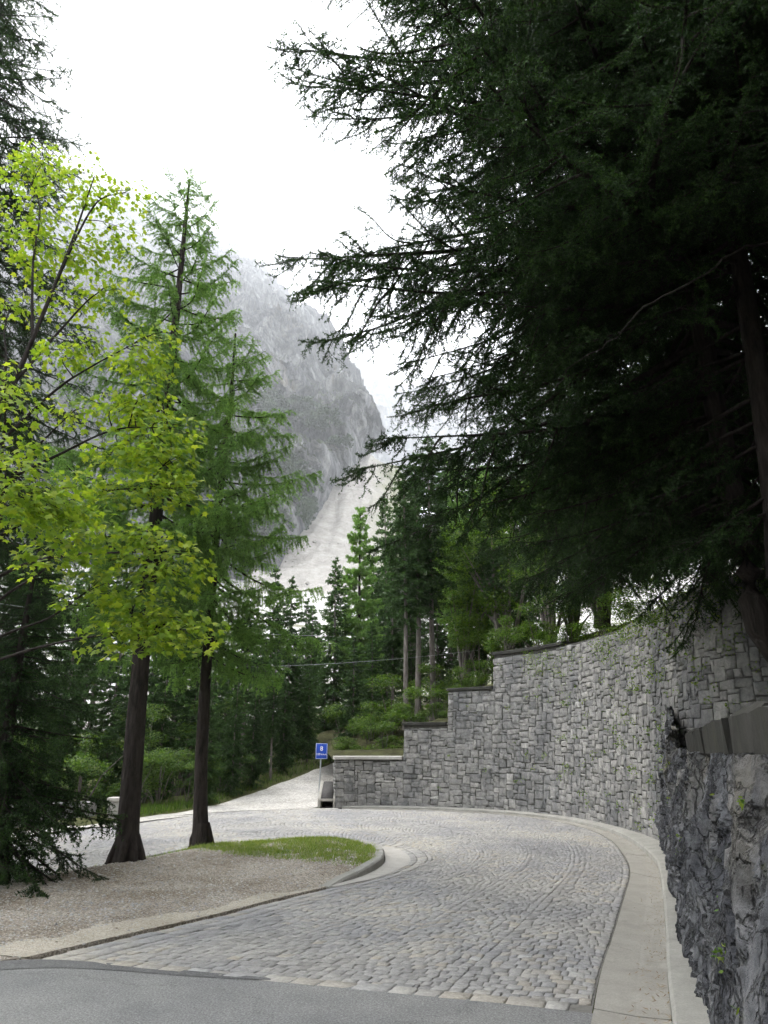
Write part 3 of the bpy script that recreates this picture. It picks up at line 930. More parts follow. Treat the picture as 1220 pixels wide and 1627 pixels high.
# ================================================================== ROCK FACE at the right
RB = catmull([(4.88, 13.9), (4.62, 13.1), (4.32, 12.2), (3.88, 10.6), (3.2, 8.65), (2.74, 7.3), (2.35, 6.2), (2.03, 5.25), (1.66, 4.1), (1.3, 2.6), (0.95, 0.6), (0.8, -3.0)], 420)
RB = resample(RB, 420)
RN = -normals(RB)        # away from the road... sign fixed below
if RN[200][0] < 0: RN = -RN
def build_rock():
    nu, nv = 620, 150
    v = np.linspace(-0.06, 1, nv)
    ri = np.linspace(0, 330, nu)
    B = np.stack([np.interp(ri, np.arange(420), RB[:, k]) for k in (0, 1)], 1)[:, None].repeat(nv, 1); N = np.stack([np.interp(ri, np.arange(420), RN[:, k]) for k in (0, 1)], 1)[:, None].repeat(nv, 1)
    top = np.interp(ri, [0, 30, 60, 110, 420], [2.5, 2.3, 1.68, 1.63, 1.63])[:, None]
    Zz = v[None] * top
    lean = -0.02 + 0.42 * np.clip(v, 0, 1)[None] ** 1.0 * np.ones((nu, 1))
    P3 = np.stack([B[..., 0] + N[..., 0] * lean, B[..., 1] + N[..., 1] * lean, Zz], -1)
    sl = ri[:, None] / 420 * 18.0 * np.ones((1, nv))
    # fractured facets: each cell of a slanted cell pattern is its own tilted plane
    rs = np.random.default_rng(12)
    A2 = np.stack([sl + 0.42 * Zz + 0.10 * fbm(P3 * 2.2, 3), Zz + 0.08 * fbm(P3 * 2.7 + 5, 3)], -1)
    def facets(n, off, tilt, ax, az):
        S = rs.uniform((-0.5, -0.3), (15.5, 2.6), (n, 2)); O = rs.normal(0, off, n); T = rs.normal(0, tilt, (n, 2)) * np.array((1.0, 0.4))
        best = np.full(A2.shape[:2], 9e9); d_ = np.zeros(A2.shape[:2])
        for (sx, sz), o_, (tx, tz) in zip(S, O, T):
            ux = A2[..., 0] - sx; uz = A2[..., 1] - sz
            q_ = (ux * ax) ** 2 + (uz * az) ** 2
            m_ = q_ < best
            best = np.where(m_, q_, best); d_ = np.where(m_, o_ + tx * ux + tz * uz, d_)
        return d_
    d = facets(50, 0.03, 0.12, 1.0, 0.5) + facets(260, 0.030, 0.2, 1.0, 0.42) + facets(1000, 0.010, 0.2, 1.0, 0.5)
    q = np.stack([sl * 1.15 + Zz * 0.55, Zz * 0.55, 0 * Zz + 2.0], -1)
    d += 0.10 * fbm(q * 1.1, 3, True, 0.5) + 0.022 * fbm(P3 * 15, 4, True) + 0.05
    amp = smooth01((v[None] + 0.02) / 0.15) * np.ones((nu, 1))
    o = -(d - 0.10) * (0.35 + 0.65 * amp)
    o = o + 0.22 * smooth01((34 - ri) / 34)[:, None]
    o = np.maximum(o, -0.13 - 0.1 * np.clip(v, 0, 1)[None])
    P3[..., 0] += N[..., 0] * o; P3[..., 1] += N[..., 1] * o
    P3[..., 2] += 0.02 * fbm(P3 * 5 + 3, 3) * amp
    # foot never crosses the kerb
    obj('rock_face', mesh('rock_face', P3.reshape(-1, 3), grid_faces(nu, nv)[:, ::-1].copy(), MAT['rock'], True), kind='structure', label='dark jagged limestone face at the right edge')
build_rock()

def rock_off(i, o):
    return RB[i] + RN[i] * o
def build_coping():
    rs = np.random.default_rng(6)
    w = empty('coping_wall', (*rock_off(150, 0.5), 1.6)); org = np.array(w.location)
    tag(w, 'low dark mossy stone coping wall on top of the right rock face', 'wall', kind='thing')
    i = 88
    cuts = [88, 112, 138, 166, 192, 220, 250, 290, 330]
    for a, b in zip(cuts, cuts[1:]):
        idx = np.linspace(a + 0.12, b - 0.12, 9)
        def row(o, z):
            x = np.interp(idx, np.arange(420), RB[:, 0] + RN[:, 0] * o); y = np.interp(idx, np.arange(420), RB[:, 1] + RN[:, 1] * o)
            return np.stack([x, y, np.full(9, z)], -1)
        j = rs.normal(0, 0.012)
        rows = np.stack([row(0.40 + j, 1.58), row(0.35 + j, 1.62), row(0.345 + j, 1.85), row(0.39 + j, 1.88 + j), row(1.0, 1.91), row(1.0, 1.5)], 1)
        rows += rs.normal(0, 0.006, rows.shape)
        V = rows.reshape(-1, 3) - org
        F = [list(f) for f in grid_faces(9, 6)] + [list(range(6)), list(range(53, 47, -1))] + [[r * 6 + 5, r * 6, r * 6 + 6, r * 6 + 11] for r in range(8)]
        c = V.mean(0)
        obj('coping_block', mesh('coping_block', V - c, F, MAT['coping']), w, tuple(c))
build_coping()

# ================================================================== HILLSIDE above the walls
def build_hillside():
    s = Mat('slope_soil', 0.95, 0.1)
    co = s.coord('World')
    s.color(s.ramp(s.noise(co, 1.8, 7, 0.7), [(0.28, (0.025, 0.022, 0.015)), (0.5, (0.05, 0.05, 0.022)), (0.72, (0.075, 0.085, 0.03))]))
    s.bump(s.noise(co, 9, 6, 0.7), 0.9, 0.08)
    def bank(name, E, N, d, h, soft, label):
        for _ in range(8): N[1:-1] = (N[:-2] + N[1:-1] + N[2:]) / 3
        N = unit(N)
        rows = E[:, None] + N[:, None] * d[None, :, None]
        rows[..., 2] += h[None] * soft[:, None] + 0.25 * fbm(rows * 0.6, 3) * smooth01(d / 2.0)[None]
        obj(name, mesh(name, rows.reshape(-1, 3), grid_faces(len(E), len(d)), s.m, True), kind='structure', label=label)
    q = np.linspace(0.0, WLEN - 0.1, 90)
    E = wall_pt(q, wall_top(q), np.full_like(q, -0.25))
    N = np.stack([-np.interp(q, WL, WN[:, 0]), -np.interp(q, WL, WN[:, 1]), 0 * q], 1)
    bank('hillside', E, N, np.array([0, 0.15, 0.5, 1.2, 2.5, 4.5, 8, 14, 24, 40, 70]), np.array([-0.05, 0.02, 0.12, 0.3, 0.75, 1.5, 3.0, 5.2, 8.5, 13, 20]),
         np.concatenate([np.linspace(0.12, 1, 45) ** 0.8, np.ones(45)]), 'dark wooded slope above the stone walls')
    ii = np.arange(60, 420, 8)
    E = np.column_stack([RB[ii] + RN[ii] * 0.95, np.full(len(ii), 1.84)]); N = np.column_stack([RN[ii], 0 * ii])
    bank('bank', E, N, np.array([0, 0.2, 0.6, 1.2, 2.5, 5, 10, 20, 40]), np.array([0, 0.10, 0.35, 0.9, 1.7, 3.0, 5.5, 9, 15]), np.ones(len(ii)), 'dark shaded bank behind the coping at the right')
build_hillside()
# ================================================================== FOLIAGE KIT
def rotm(dirx, roll=0.0):
    """matrix turning +X to dirx, +Z as up as possible"""
    x = Vector(dirx).normalized()
    z = Vector((0, 0, 1))
    y = z.cross(x).normalized()
    z = x.cross(y)
    M = Matrix((x, y, z)).transposed()
    return (Quaternion(x, roll).to_matrix() @ M).to_4x4()

def needles(p0, p1, per_m, ln, wd, rs, spread=0.85, fwd=0.55, flat=0.0):
    """thin triangles along many twig segments p0->p1; returns V (3n,3)"""
    d = p1 - p0
    L = np.linalg.norm(d, axis=1)
    cnt = np.maximum(1, np.round(L * per_m + rs.uniform(-.5, .5, len(L)))).astype(int)
    k = np.repeat(np.arange(len(L)), cnt)
    n = len(k)
    t = rs.uniform(0, 1, n)
    ax = unit(d)[k]
    ran = rs.normal(0, 1, (n, 3))
    ran[:, 2] *= (1 - flat)
    per = unit(ran - ax * (ran * ax).sum(1, keepdims=True))
    dr = unit(ax * fwd + per * spread)
    base = p0[k] + d[k] * t[:, None]
    l = ln * rs.uniform(0.6, 1.25, n)[:, None]
    side = unit(np.cross(dr, rs.normal(0, 1, (n, 3)))) * wd * 0.5
    return np.stack([base - side, base + side, base + dr * l], 1).reshape(-1, 3)

def twig_prisms(p0, p1, r):
    """3-sided slivers for twigs"""
    d = unit(p1 - p0)
    a = unit(np.cross(d, np.array((0.3, 0.2, 1.0))))
    b = np.cross(d, a)
    n = len(p0)
    r = np.broadcast_to(r, (n,))[:, None]
    V = np.stack([p0 + a * r, p0 + (-0.5 * a + 0.87 * b) * r, p0 + (-0.5 * a - 0.87 * b) * r, p1], 1).reshape(-1, 3)
    o = (np.arange(n) * 4)[:, None, None]
    F = (np.array([(0, 1, 3), (1, 2, 3), (2, 0, 3)])[None] + o).reshape(-1, 3)
    return V, F

def spruce_branch(L, rs, dens=1.0, droop=0.25, hang=0.5, sec_step=0.06, needle=(0.034, 0.013, 120), tert=True, level=0):
    """limb along +X, side limbs and hanging sprigs in clumps; slots 0 bark, 1 needles"""
    g = Geo()
    x = np.linspace(0, 1, 12)
    wig = rs.normal(0, 0.03 * L, 2)
    path = np.stack([x * L, wig[0] * np.sin(x * 5) + wig[1] * x, L * (-droop * x ** 1.4 + 0.55 * droop * x ** 4)], 1)
    V, F = tube(path, 0.004 + 0.010 * L * (1 - x) ** 1.1, 5)
    g.add(V, F, 0)
    big = tert and level == 0 and L > 1.8
    if big:                                   # side limbs carry most of the sprigs
        m = int(L * 5)
        fs = np.sort(rs.uniform(0.14, 0.97, m))
        for i, f_ in enumerate(fs):
            l2 = (0.22 + 0.30 * L * (1 - f_) ** 0.55 * min(1, f_ * 3)) * rs.uniform(0.45, 1.2)
            sub = spruce_branch(l2, rs, dens, rs.uniform(0.1, 0.5), hang, sec_step, needle, True, 1)
            sd = 1 if (i % 2) else -1
            an = R(56) - R(20) * f_ + rs.normal(0, .2)
            e = rs.normal(-0.25, 0.22)
            M = np.array(rotm((math.cos(an) * math.cos(e), sd * math.sin(an) * math.cos(e), math.sin(e)), rs.normal(0, .4)))
            c = np.array([np.interp(f_, x, path[:, k]) for k in range(3)])
            for Vb, Fb, Mb, Tb in zip(sub.V, sub.F, sub.M, sub.T):
                g.add(Vb @ M[:3, :3].T + c, Fb - Fb.min(), int(Mb[0]), Tb)
    n = max(4, int((0.9 * L) / sec_step * dens * (0.45 if big else 1)))
    f = np.sort(rs.uniform(0.06 if not big else 0.2, 1.0, n))
    P = np.stack([np.interp(f, x, path[:, k]) for k in range(3)], 1)
    side = np.where(rs.uniform(0, 1, n) < 0.5, -1, 1)
    lmax = 0.30 * L if not big else 0.09 * L
    ln = ((0.16 if big else 0.09) + lmax * (1 - f) ** 0.65 * np.minimum(1, f * 5)) * rs.uniform(0.4, 1.25, n)
    if level: ln *= 0.55 + 0.6 * (np.sin(f * 17 + rs.uniform(0, 6)) > -0.2)
    ang = R(58) - R(25) * f + rs.normal(0, 0.25, n)
    dirn = np.stack([np.cos(ang), side * np.sin(ang), rs.normal(0.0, 0.25, n)], 1)
    segs0, segs1 = [], []
    ns = 2 if level else 3
    cur = P; hz = hang * rs.uniform(0.3, 1.6, n)
    for k in range(ns):
        dd = unit(dirn + np.stack([0 * f, 0 * f, -hz * (k + 0.3)], 1))
        nx = cur + dd * (ln / ns)[:, None]
        segs0.append(cur); segs1.append(nx); cur = nx
    s0, s1 = np.vstack(segs0), np.vstack(segs1)
    V, F = twig_prisms(s0, s1, 0.0035)
    g.add(V, F, 0)
    if tert:
        sl = np.linalg.norm(s1 - s0, axis=1)
        cnt = np.maximum(1, np.round(sl / 0.06 * dens)).astype(int)
        k = np.repeat(np.arange(len(sl)), cnt)
        t = rs.uniform(0, 1, len(k))
        b = s0[k] + (s1 - s0)[k] * t[:, None]
        ax = unit(s1 - s0)[k]
        lat = unit(np.cross(ax, np.array((0, 0, 1.0))) * np.where(rs.uniform(0, 1, len(k)) < .5, -1, 1)[:, None] + rs.normal(0, 0.3, (len(k), 3)))
        tip = b + unit(ax * 0.75 + lat * 0.75 + np.array((0, 0, -hang * 0.55))) * (rs.uniform(0.05, 0.15, len(k)))[:, None]
        a0, a1 = np.vstack([s0, b]), np.vstack([s1, tip])
    else: a0, a1 = s0, s1
    V = needles(a0, a1, needle[2], needle[0], needle[1], rs)
    nt_ = len(V) // 3
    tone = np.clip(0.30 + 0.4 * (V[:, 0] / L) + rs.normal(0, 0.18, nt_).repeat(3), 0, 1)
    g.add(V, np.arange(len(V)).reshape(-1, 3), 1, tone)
    k0 = 3 if big else 1
    V = needles(path[k0:-1], path[k0 + 1:], needle[2] * (2.6 if tert else 1.2), needle[0], needle[1], rs)
    g.add(V, np.arange(len(V)).reshape(-1, 3), 1, 0.8)
    return g

def larch_branch(L, rs, dens=1.0, droop=0.12, per=62, nl=0.042, nw=0.010, hangf=1.9):
    g = Geo()
    x = np.linspace(0, 1, 12)
    wig = rs.normal(0, 0.03 * L, 2)
    path = np.stack([x * L, wig[0] * np.sin(x * 6) + wig[1] * x, L * (-droop * np.sin(x * 2.6) + 0.10 * x ** 3)], 1)
    V, F = tube(path, 0.004 + 0.009 * L * (1 - x) ** 1.2, 5)
    g.add(V, F, 0)
    n = max(4, int(L / 0.020 * dens))
    f = rs.uniform(0.18, 1.0, n)
    P = np.stack([np.interp(f, x, path[:, k]) for k in range(3)], 1)
    side = np.where(rs.uniform(0, 1, n) < 0.5, -1, 1)
    ln = (0.16 + 0.26 * L * (1 - f) ** 0.5 * np.minimum(1, f * 4)) * rs.uniform(0.4, 1.2, n)
    ang = R(60) - R(28) * f + rs.normal(0, 0.25, n)
    dirn = np.stack([np.cos(ang), side * np.sin(ang), rs.normal(0.05, 0.2, n)], 1)
    cur = P; S0, S1 = [], []
    hz = hangf * rs.uniform(0.2, 1.5, n)
    for k in range(4):
        dd = unit(dirn + np.stack([0 * f, 0 * f, -hz * k * 0.75], 1))
        nx = cur + dd * (ln / 4)[:, None]
        S0.append(cur); S1.append(nx); cur = nx
    s0, s1 = np.vstack(S0), np.vstack(S1)
    V, F = twig_prisms(s0, s1, 0.0028); g.add(V, F, 0)
    # tufts: needles bunched on short shoots
    sl = np.linalg.norm(s1 - s0, axis=1)
    cnt = np.maximum(1, np.round(sl * per * 0.8)).astype(int)
    k = np.repeat(np.arange(len(sl)), cnt)
    c = s0[k] + (s1 - s0)[k] * rs.uniform(0, 1, len(k))[:, None]
    m = 5
    dr = unit(rs.normal(0, 1, (len(c), m, 3)) + unit(s1 - s0)[k][:, None] * 0.5)
    sd = unit(np.cross(dr, rs.normal(0, 1, dr.shape))) * nw * 0.5
    l = nl * rs.uniform(0.7, 1.3, (len(c), m, 1))
    V = np.stack([c[:, None] - sd, c[:, None] + sd, c[:, None] + dr * l], 2).reshape(-1, 3)
    tone = np.clip(rs.normal(0.5, 0.22, len(c)), 0, 1).repeat(m * 3)
    g.add(V, np.arange(len(V)).reshape(-1, 3), 1, tone)
    return g

def lathe_trunk(path, r0, r1, rs, sides=14, flare=0.0, flare_h=0.5, rough=0.05, p=0.85):
    path = resample(catmull(path, 40), 44)
    L = np.linspace(0, 1, 44)
    hgt = np.concatenate([[0], np.cumsum(np.linalg.norm(np.diff(path, axis=0), axis=1))])
    rad = r1 + (r0 - r1) * (1 - L) ** p + flare * np.exp(-hgt / flare_h * 2.2)
    return tube(path, rad, sides, rs.uniform(0, 99), rough), path, hgt

# shared limb shapes
_r = np.random.default_rng(21)
SB = {}
for nm, L, cnt_ in (('xl', 5.2, 3), ('l', 3.6, 4), ('m', 2.3, 4), ('s', 1.2, 3)):
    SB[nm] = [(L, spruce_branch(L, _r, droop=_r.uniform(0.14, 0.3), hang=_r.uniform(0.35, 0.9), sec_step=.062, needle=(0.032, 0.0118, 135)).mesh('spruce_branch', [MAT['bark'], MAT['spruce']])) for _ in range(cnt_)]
LB = {}
for nm, L, cnt_ in (('l', 3.4, 3), ('m', 2.2, 4), ('s', 1.0, 3)):
    LB[nm] = [(L, larch_branch(L, _r, 0.72, droop=_r.uniform(0.05, 0.16)).mesh('larch_branch', [MAT['larch_bark'], MAT['larch']])) for _ in range(cnt_)]

def pick(bank, L, rs):
    nm = min(bank, key=lambda k: abs(math.log(bank[k][0][0] / L)))
    return bank[nm][rs.integers(len(bank[nm]))]

def conifer(name, label, path, r0, rs, bank, prof, z_lo, step, per, elev, mats, flare=0.05, group=None, skip=None, r1=0.02, dead=None, flare_h=.6):
    """near tree: trunk, crown (leader shoots) with every limb a sub-part"""
    base = np.array(path[0], float)
    t = empty(name, tuple(base)); tag(t, label, 'tree', group)
    (V, F), P, H = lathe_trunk([np.array(p) - base for p in path], r0, r1, rs, flare=flare, flare_h=flare_h, rough=0.06)
    gT = Geo(); gT.add(V, F)
    if flare > 0.06:
        for k in range(7):
            a_ = k * 0.9 + rs.normal(0, .2); l_ = flare * rs.uniform(1.2, 2.8) + r0; dx, dy = math.cos(a_), math.sin(a_)
            Vr, Fr = tube([(dx * r0 * .55, dy * r0 * .55, .5), (dx * (r0 + flare * .45), dy * (r0 + flare * .45), .24), (dx * l_ * .8, dy * l_ * .8, .14), (dx * l_ * 1.15, dy * l_ * 1.15, .02)], [r0 * .45, r0 * .42, r0 * .25, .01], 7)
            gT.add(Vr, Fr)
    obj('trunk', mesh('trunk', np.vstack(gT.V), np.vstack(gT.F), mats[0], True), t)
    tot = H[-1]
    lead = [a for a in P[-6:]]
    g = Geo()
    for k in range(14):
        f = rs.uniform(0.86, 1.0)
        c = np.array([np.interp(f * tot, H, P[:, i]) for i in range(3)])
        az = rs.uniform(0, 6.28); l = 0.25 + 0.5 * (1 - f) / 0.14
        b1 = c + np.array((math.cos(az) * l, math.sin(az) * l, 0.25 * l))
        q0 = c + (b1 - c) * np.linspace(0, 0.8, 5)[:, None]; q1 = c + (b1 - c) * np.linspace(0.2, 1, 5)[:, None]
        Vn = needles(q0, q1, 260, 0.03, 0.008, rs)
        g.add(Vn, np.arange(len(Vn)).reshape(-1, 3), 0, rs.uniform(0.3, 0.9))
    crown = obj('crown', g.mesh('crown', [mats[1]]), t)
    h = z_lo
    az = rs.uniform(0, 6.28)
    n = 0
    while h < tot * 0.985:
        f = (h - z_lo) / (tot - z_lo)
        for k in range(per):
            az += 6.283 / per + rs.normal(0, 0.35)
            Lw = prof(f) * rs.uniform(0.68, 1.15)
            if Lw < 0.15: continue
            hh = h + rs.uniform(-0.5, 0.5) * step
            c = np.array([np.interp(hh, H, P[:, i]) for i in range(3)])
            e = elev(f) + rs.normal(0, 0.10)
            d = np.array((math.cos(az) * math.cos(e), math.sin(az) * math.cos(e), math.sin(e)))
            if skip is not None and skip(base + c, d, Lw): continue
            L0, me = pick(bank, Lw, rs)
            o = bpy.data.objects.new('branch', me)
            o.parent = crown
            sc = Lw / L0
            o.matrix_local = Matrix.Translation(Vector(c)) @ rotm(d, rs.normal(0, 0.25)) @ Matrix.Scale(sc, 4)
            COL.objects.link(o); n += 1
        az += 0.7
        h += step * rs.uniform(0.8, 1.2)
    for (dp, dr_) in (dead or []):
        kp = resample(np.array(dp) - base, 26); kp[1:-1] += rs.normal(0, 0.022, (24, 3)) + 0.05 * np.sin(np.arange(24) * 0.7)[:, None] * np.array((0, 0, 1))
        V, F = tube(kp, np.interp(np.linspace(0, 1, 26), np.linspace(0, 1, len(dr_)), dr_) * 0.42 * rs.uniform(.85, 1.2, 26), 6, 1, 0.2)
        obj('dead_branch', mesh('dead_branch', V, F, MAT['dead'], True), t)
    return t

# ================================================================== LARCHES on the island
rs = np.random.default_rng(31)
b1 = np.array((-3.76, 11.45, -0.05))
conifer('larch_tree', 'tall larch with thick dark flared trunk, nearer of the two on the island',
        [b1, at(212, 1200, 11.5), at(228, 1000, 11.6), at(250, 800, 11.8), at(272, 580, 12.0), at(290, 400, 12.1), at(301, 285, 12.2)],
        0.165, rs, LB, lambda f: 2.6 * (1 - f) ** 0.8 * min(1, 0.5 + f * 3) + 0.3, 4.1, 0.30, 4, lambda f: R(-14) + R(46) * f ** 1.5, (MAT['larch_bark'], MAT['larch']), flare=0.07, group='larches on the gravel island', flare_h=0.5)
b2 = np.array((-3.12, 13.3, -0.05))
conifer('larch_tree', 'slimmer larch on the grassy part of the island, right of the thick larch',
        [b2, at(320, 1200, 13.4), at(332, 1000, 13.5), at(348, 800, 13.6), at(362, 680, 13.7), at(370, 590, 13.8), at(374, 530, 13.8)],
        0.125, rs, LB, lambda f: 2.6 * (1 - f) ** 0.75 * min(1, 0.45 + f * 3) + 0.25, 3.5, 0.30, 4, lambda f: R(-18) + R(46) * f ** 1.5, (MAT['larch_bark'], MAT['larch']), flare=0.07, group='larches on the gravel island')

# ================================================================== SPRUCES on the left
conifer('spruce_tree', 'dark low spruce at the left edge sweeping over the gravel',
        [at(-6, 1405, 9.9) * np.array((1, 1, 0)) + np.array((0, 0, 0.08)), at(8, 1200, 9.9), at(38, 1000, 9.9), at(62, 870, 10)], 0.11, rs, SB,
        lambda f: 1.6 * (1 - f) ** 0.7 + 0.1, 0.3, 0.16, 7, lambda f: R(-24) + R(40) * f, (MAT['bark'], MAT['spruce']), r1=0.012)
conifer('spruce_tree', 'tall dark spruce rising out of frame at the upper left behind the maple',
        [np.array((-8.4, 14.4, -0.2)), at(-45, 900, 14.4), at(-30, 500, 14.4), at(-12, 0, 14.4), at(-5, -250, 14.4)], 0.26, rs, SB,
        lambda f: 3.1 * (1 - f) ** 0.5 + 0.2, 4.0, 0.36, 5, lambda f: R(-28) + R(40) * f, (MAT['bark'], MAT['spruce']))

# ================================================================== GREAT SPRUCES on the right
T1 = [np.array((5.75, 9.6, 2.3)), at(1208, 1000, 9.6), at(1188, 900, 9.6), at(1150, 720, 9.6), at(1105, 470, 9.5), at(1060, 200, 9.4), at(1010, -80, 9.3), at(985, -240, 9.2)]
def dlim(pts): return [at(*p) for p in pts]
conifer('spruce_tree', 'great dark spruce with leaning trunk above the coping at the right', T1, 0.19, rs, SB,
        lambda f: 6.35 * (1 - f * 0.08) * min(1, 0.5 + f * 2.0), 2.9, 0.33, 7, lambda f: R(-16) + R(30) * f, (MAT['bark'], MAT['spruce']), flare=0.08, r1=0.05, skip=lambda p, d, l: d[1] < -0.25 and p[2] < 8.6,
        dead=[(dlim([(1235, 375, 7.2), (1150, 415, 7.3), (1060, 470, 7.4), (990, 520, 7.5), (930, 570, 7.6), (850, 640, 7.8)]), [0.03, 0.03, 0.026, 0.022, 0.016, 0.006]),
              (dlim([(1240, 150, 7.0), (1160, 235, 7.1), (1090, 245, 7.2), (1020, 265, 7.2)]), [0.022, 0.02, 0.014, 0.005]),
              (dlim([(1240, 20, 6.8), (1150, 60, 6.9), (1080, 90, 7.0), (960, 150, 7.1)]), [0.022, 0.018, 0.012, 0.005])])
T2 = [np.array((5.6, 8.6, 2.4)), at(1255, 1000, 8.6), at(1232, 800, 8.6), at(1205, 600, 8.6), at(1170, 380, 8.6), at(1130, 100, 8.6), at(1110, -150, 8.6)]
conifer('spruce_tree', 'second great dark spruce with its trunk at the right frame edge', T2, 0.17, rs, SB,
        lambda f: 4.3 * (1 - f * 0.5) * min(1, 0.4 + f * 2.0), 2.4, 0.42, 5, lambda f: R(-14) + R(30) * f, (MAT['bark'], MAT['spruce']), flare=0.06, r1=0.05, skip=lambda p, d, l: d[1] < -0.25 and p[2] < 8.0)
conifer('spruce_tree', 'dark spruce on the slope behind the right end of the stone wall',
        [np.array((7.4, 15.5, 4.6)), np.array((7.4, 15.5, 9)), np.array((7.3, 15.4, 15)), np.array((7.2, 15.4, 22))], 0.24, rs, SB,
        lambda f: 4.4 * (1 - f) ** 0.6 * min(1, 0.5 + f * 2) + 0.2, 1.6, 0.36, 5, lambda f: R(-22) + R(40) * f, (MAT['bark'], MAT['spruce']))
conifer('spruce_tree', 'dark spruce rising from the slope between the great spruces and the forest',
        [np.array((6.3, 20.5, 5.0)), np.array((6.3, 20.5, 10)), np.array((6.2, 20.4, 16)), np.array((6.2, 20.4, 21))], 0.2, rs, SB,
        lambda f: 3.4 * (1 - f) ** 0.6 * min(1, 0.6 + f * 2) + 0.2, 1.8, 0.36, 5, lambda f: R(-22) + R(40) * f, (MAT['bark'], MAT['spruce']))

# ================================================================== FOREST BEHIND
def far_spruce(h, rs, bare=0.3, rmax=1.7, larch=False, step=0.42):
    """one trunk mesh + one crown mesh for distant trees"""
    (V, F), P, H = lathe_trunk([(0, 0, 0), (rs.normal(0, .08), rs.normal(0, .08), h * .5), (rs.normal(0, .1), 0, h)], h * 0.0105, 0.015, rs, 8, h * 0.004, 0.8, 0.05)
    trunk = mesh('trunk', V, F, MAT['grey_bark'] if not larch else MAT['larch_bark'], True)
    g = Geo()
    z = h * bare
    az = 0
    while z < h * 0.99:
        f = (z - h * bare) / (h * (1 - bare))
        Lm = rmax * ((1 - f) ** 0.75) * min(1, 0.45 + f * 2.2) + 0.12
        for k in range(6):
            az += 1.0472 + rs.normal(0, .3)
            L = Lm * rs.uniform(0.6, 1.15)
            e = R(-22) + R(42) * f + rs.normal(0, .12)
            br = (larch_branch(L, rs, 0.36, 0.1, 22, 0.14, 0.055) if larch else
                  spruce_branch(L, rs, 0.62, rs.uniform(.1, .25), rs.uniform(.4, 1.0), 0.06, (0.17, 0.075, 42), False))
            M = np.array(rotm((math.cos(az) * math.cos(e), math.sin(az) * math.cos(e), math.sin(e))))
            zz = z + rs.uniform(-.5, .5) * step
            for Vb, Fb, Mb, Tb in zip(br.V, br.F, br.M, br.T):
                off = Fb.min() if len(Fb) else 0
                g.add(Vb @ M[:3, :3].T + np.array((0, 0, zz)), Fb - off, int(Mb[0]), Tb)
        az += 0.6
        z += step * rs.uniform(.8, 1.2)
    # bare dead twigs below the crown
    for k in range(int(26 * bare / 0.3)):
        zz = rs.uniform(0.08, bare) * h; a = rs.uniform(0, 6.28); l = rs.uniform(.3, 1.1)
        V, F = tube([(0, 0, zz), (math.cos(a) * l * .6, math.sin(a) * l * .6, zz - .05), (math.cos(a) * l, math.sin(a) * l, zz - l * .25)], [.014, .009, .003], 3)
        g.add(V, F, 0)
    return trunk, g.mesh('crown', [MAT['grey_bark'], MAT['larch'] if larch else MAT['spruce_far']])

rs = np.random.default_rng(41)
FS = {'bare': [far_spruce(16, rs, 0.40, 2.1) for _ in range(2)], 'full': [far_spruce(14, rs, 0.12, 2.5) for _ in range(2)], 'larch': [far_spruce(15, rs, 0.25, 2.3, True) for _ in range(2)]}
FH = {'bare': 16, 'full': 14, 'larch': 15}
def place(kind, x, y, z, h, label, name=None, group='conifers of the forest behind the bend'):
    tr, cr = FS[kind][int(rs.integers(2))]
    s = h / FH[kind]
    t = empty(name or ('larch_tree' if kind == 'larch' else 'spruce_tree'), (x, y, z), rs.uniform(0, 6.28))
    t.scale = (s * rs.uniform(.92, 1.08), s * rs.uniform(.92, 1.08), s)
    tag(t, label, 'tree', group)
    obj('trunk', tr, t); obj('crown', cr, t)
    return t
ORD = ['first', 'second', 'third', 'fourth', 'fifth', 'sixth', 'seventh', 'eighth', 'ninth', 'tenth', 'eleventh', 'twelfth', 'thirteenth', 'fourteenth']
def px_tree(kind, px, top, Y, z, label):
    """stand a tree at photo column px at distance Y, its top at photo row top"""
    p = at(px, 1190, Y); q = at(px, top, Y)
    return place(kind, p[0] * 1.0, Y, z, q[2] - z, label)
# trees with readable places
px_tree('bare', 645, 735, 29.5, 2.4, 'spruce with long pale bare trunk, leftmost behind the lower wall steps')
px_tree('bare', 664, 715, 30.5, 2.6, 'spruce with long pale bare trunk, middle one behind the wall steps')
px_tree('bare', 690, 690, 31, 2.8, 'spruce with pale bare trunk, right one behind the wall steps')
px_tree('larch', 568, 805, 38, 1.2, 'light green larch standing above the gravel path')
px_tree('full', 527, 885, 37, 1.0, 'dark spruce just left of the light green larch above the path')
px_tree('full', 612, 790, 41, 1.8, 'dark spruce just right of the light green larch above the path')
px_tree('full', 452, 915, 33, -0.3, 'slender dark spruce left of the blue sign across the path')
px_tree('bare', 405, 1010, 29, -0.3, 'small spruce with pale trunk left of the gravel path')
px_tree('larch', 740, 720, 36, 3.6, 'light larch behind the wall, right of the bare trunked spruces')
px_tree('larch', 790, 740, 44, 5.0, 'light larch far behind the highest wall step')
row = [('bare', 720, 700, 40, 4), ('full', 765, 760, 34, 4.2), ('bare', 775, 700, 48, 6), ('bare', 815, 690, 37, 5), ('full', 850, 720, 44, 6.5), ('bare', 880, 640, 33, 6), ('bare', 930, 620, 40, 8), ('full', 985, 640, 34, 8), ('bare', 1040, 560, 30, 8.5), ('bare', 1100, 520, 36, 11), ('full', 1170, 520, 30, 10.5)]
for k, (kd, px, tp, Y, z) in enumerate(sorted(row, key=lambda q: q[1])):
    px_tree(kd, px, tp, Y, z, f'dark forest spruce on the slope behind the high wall, {ORD[k]} from the left')
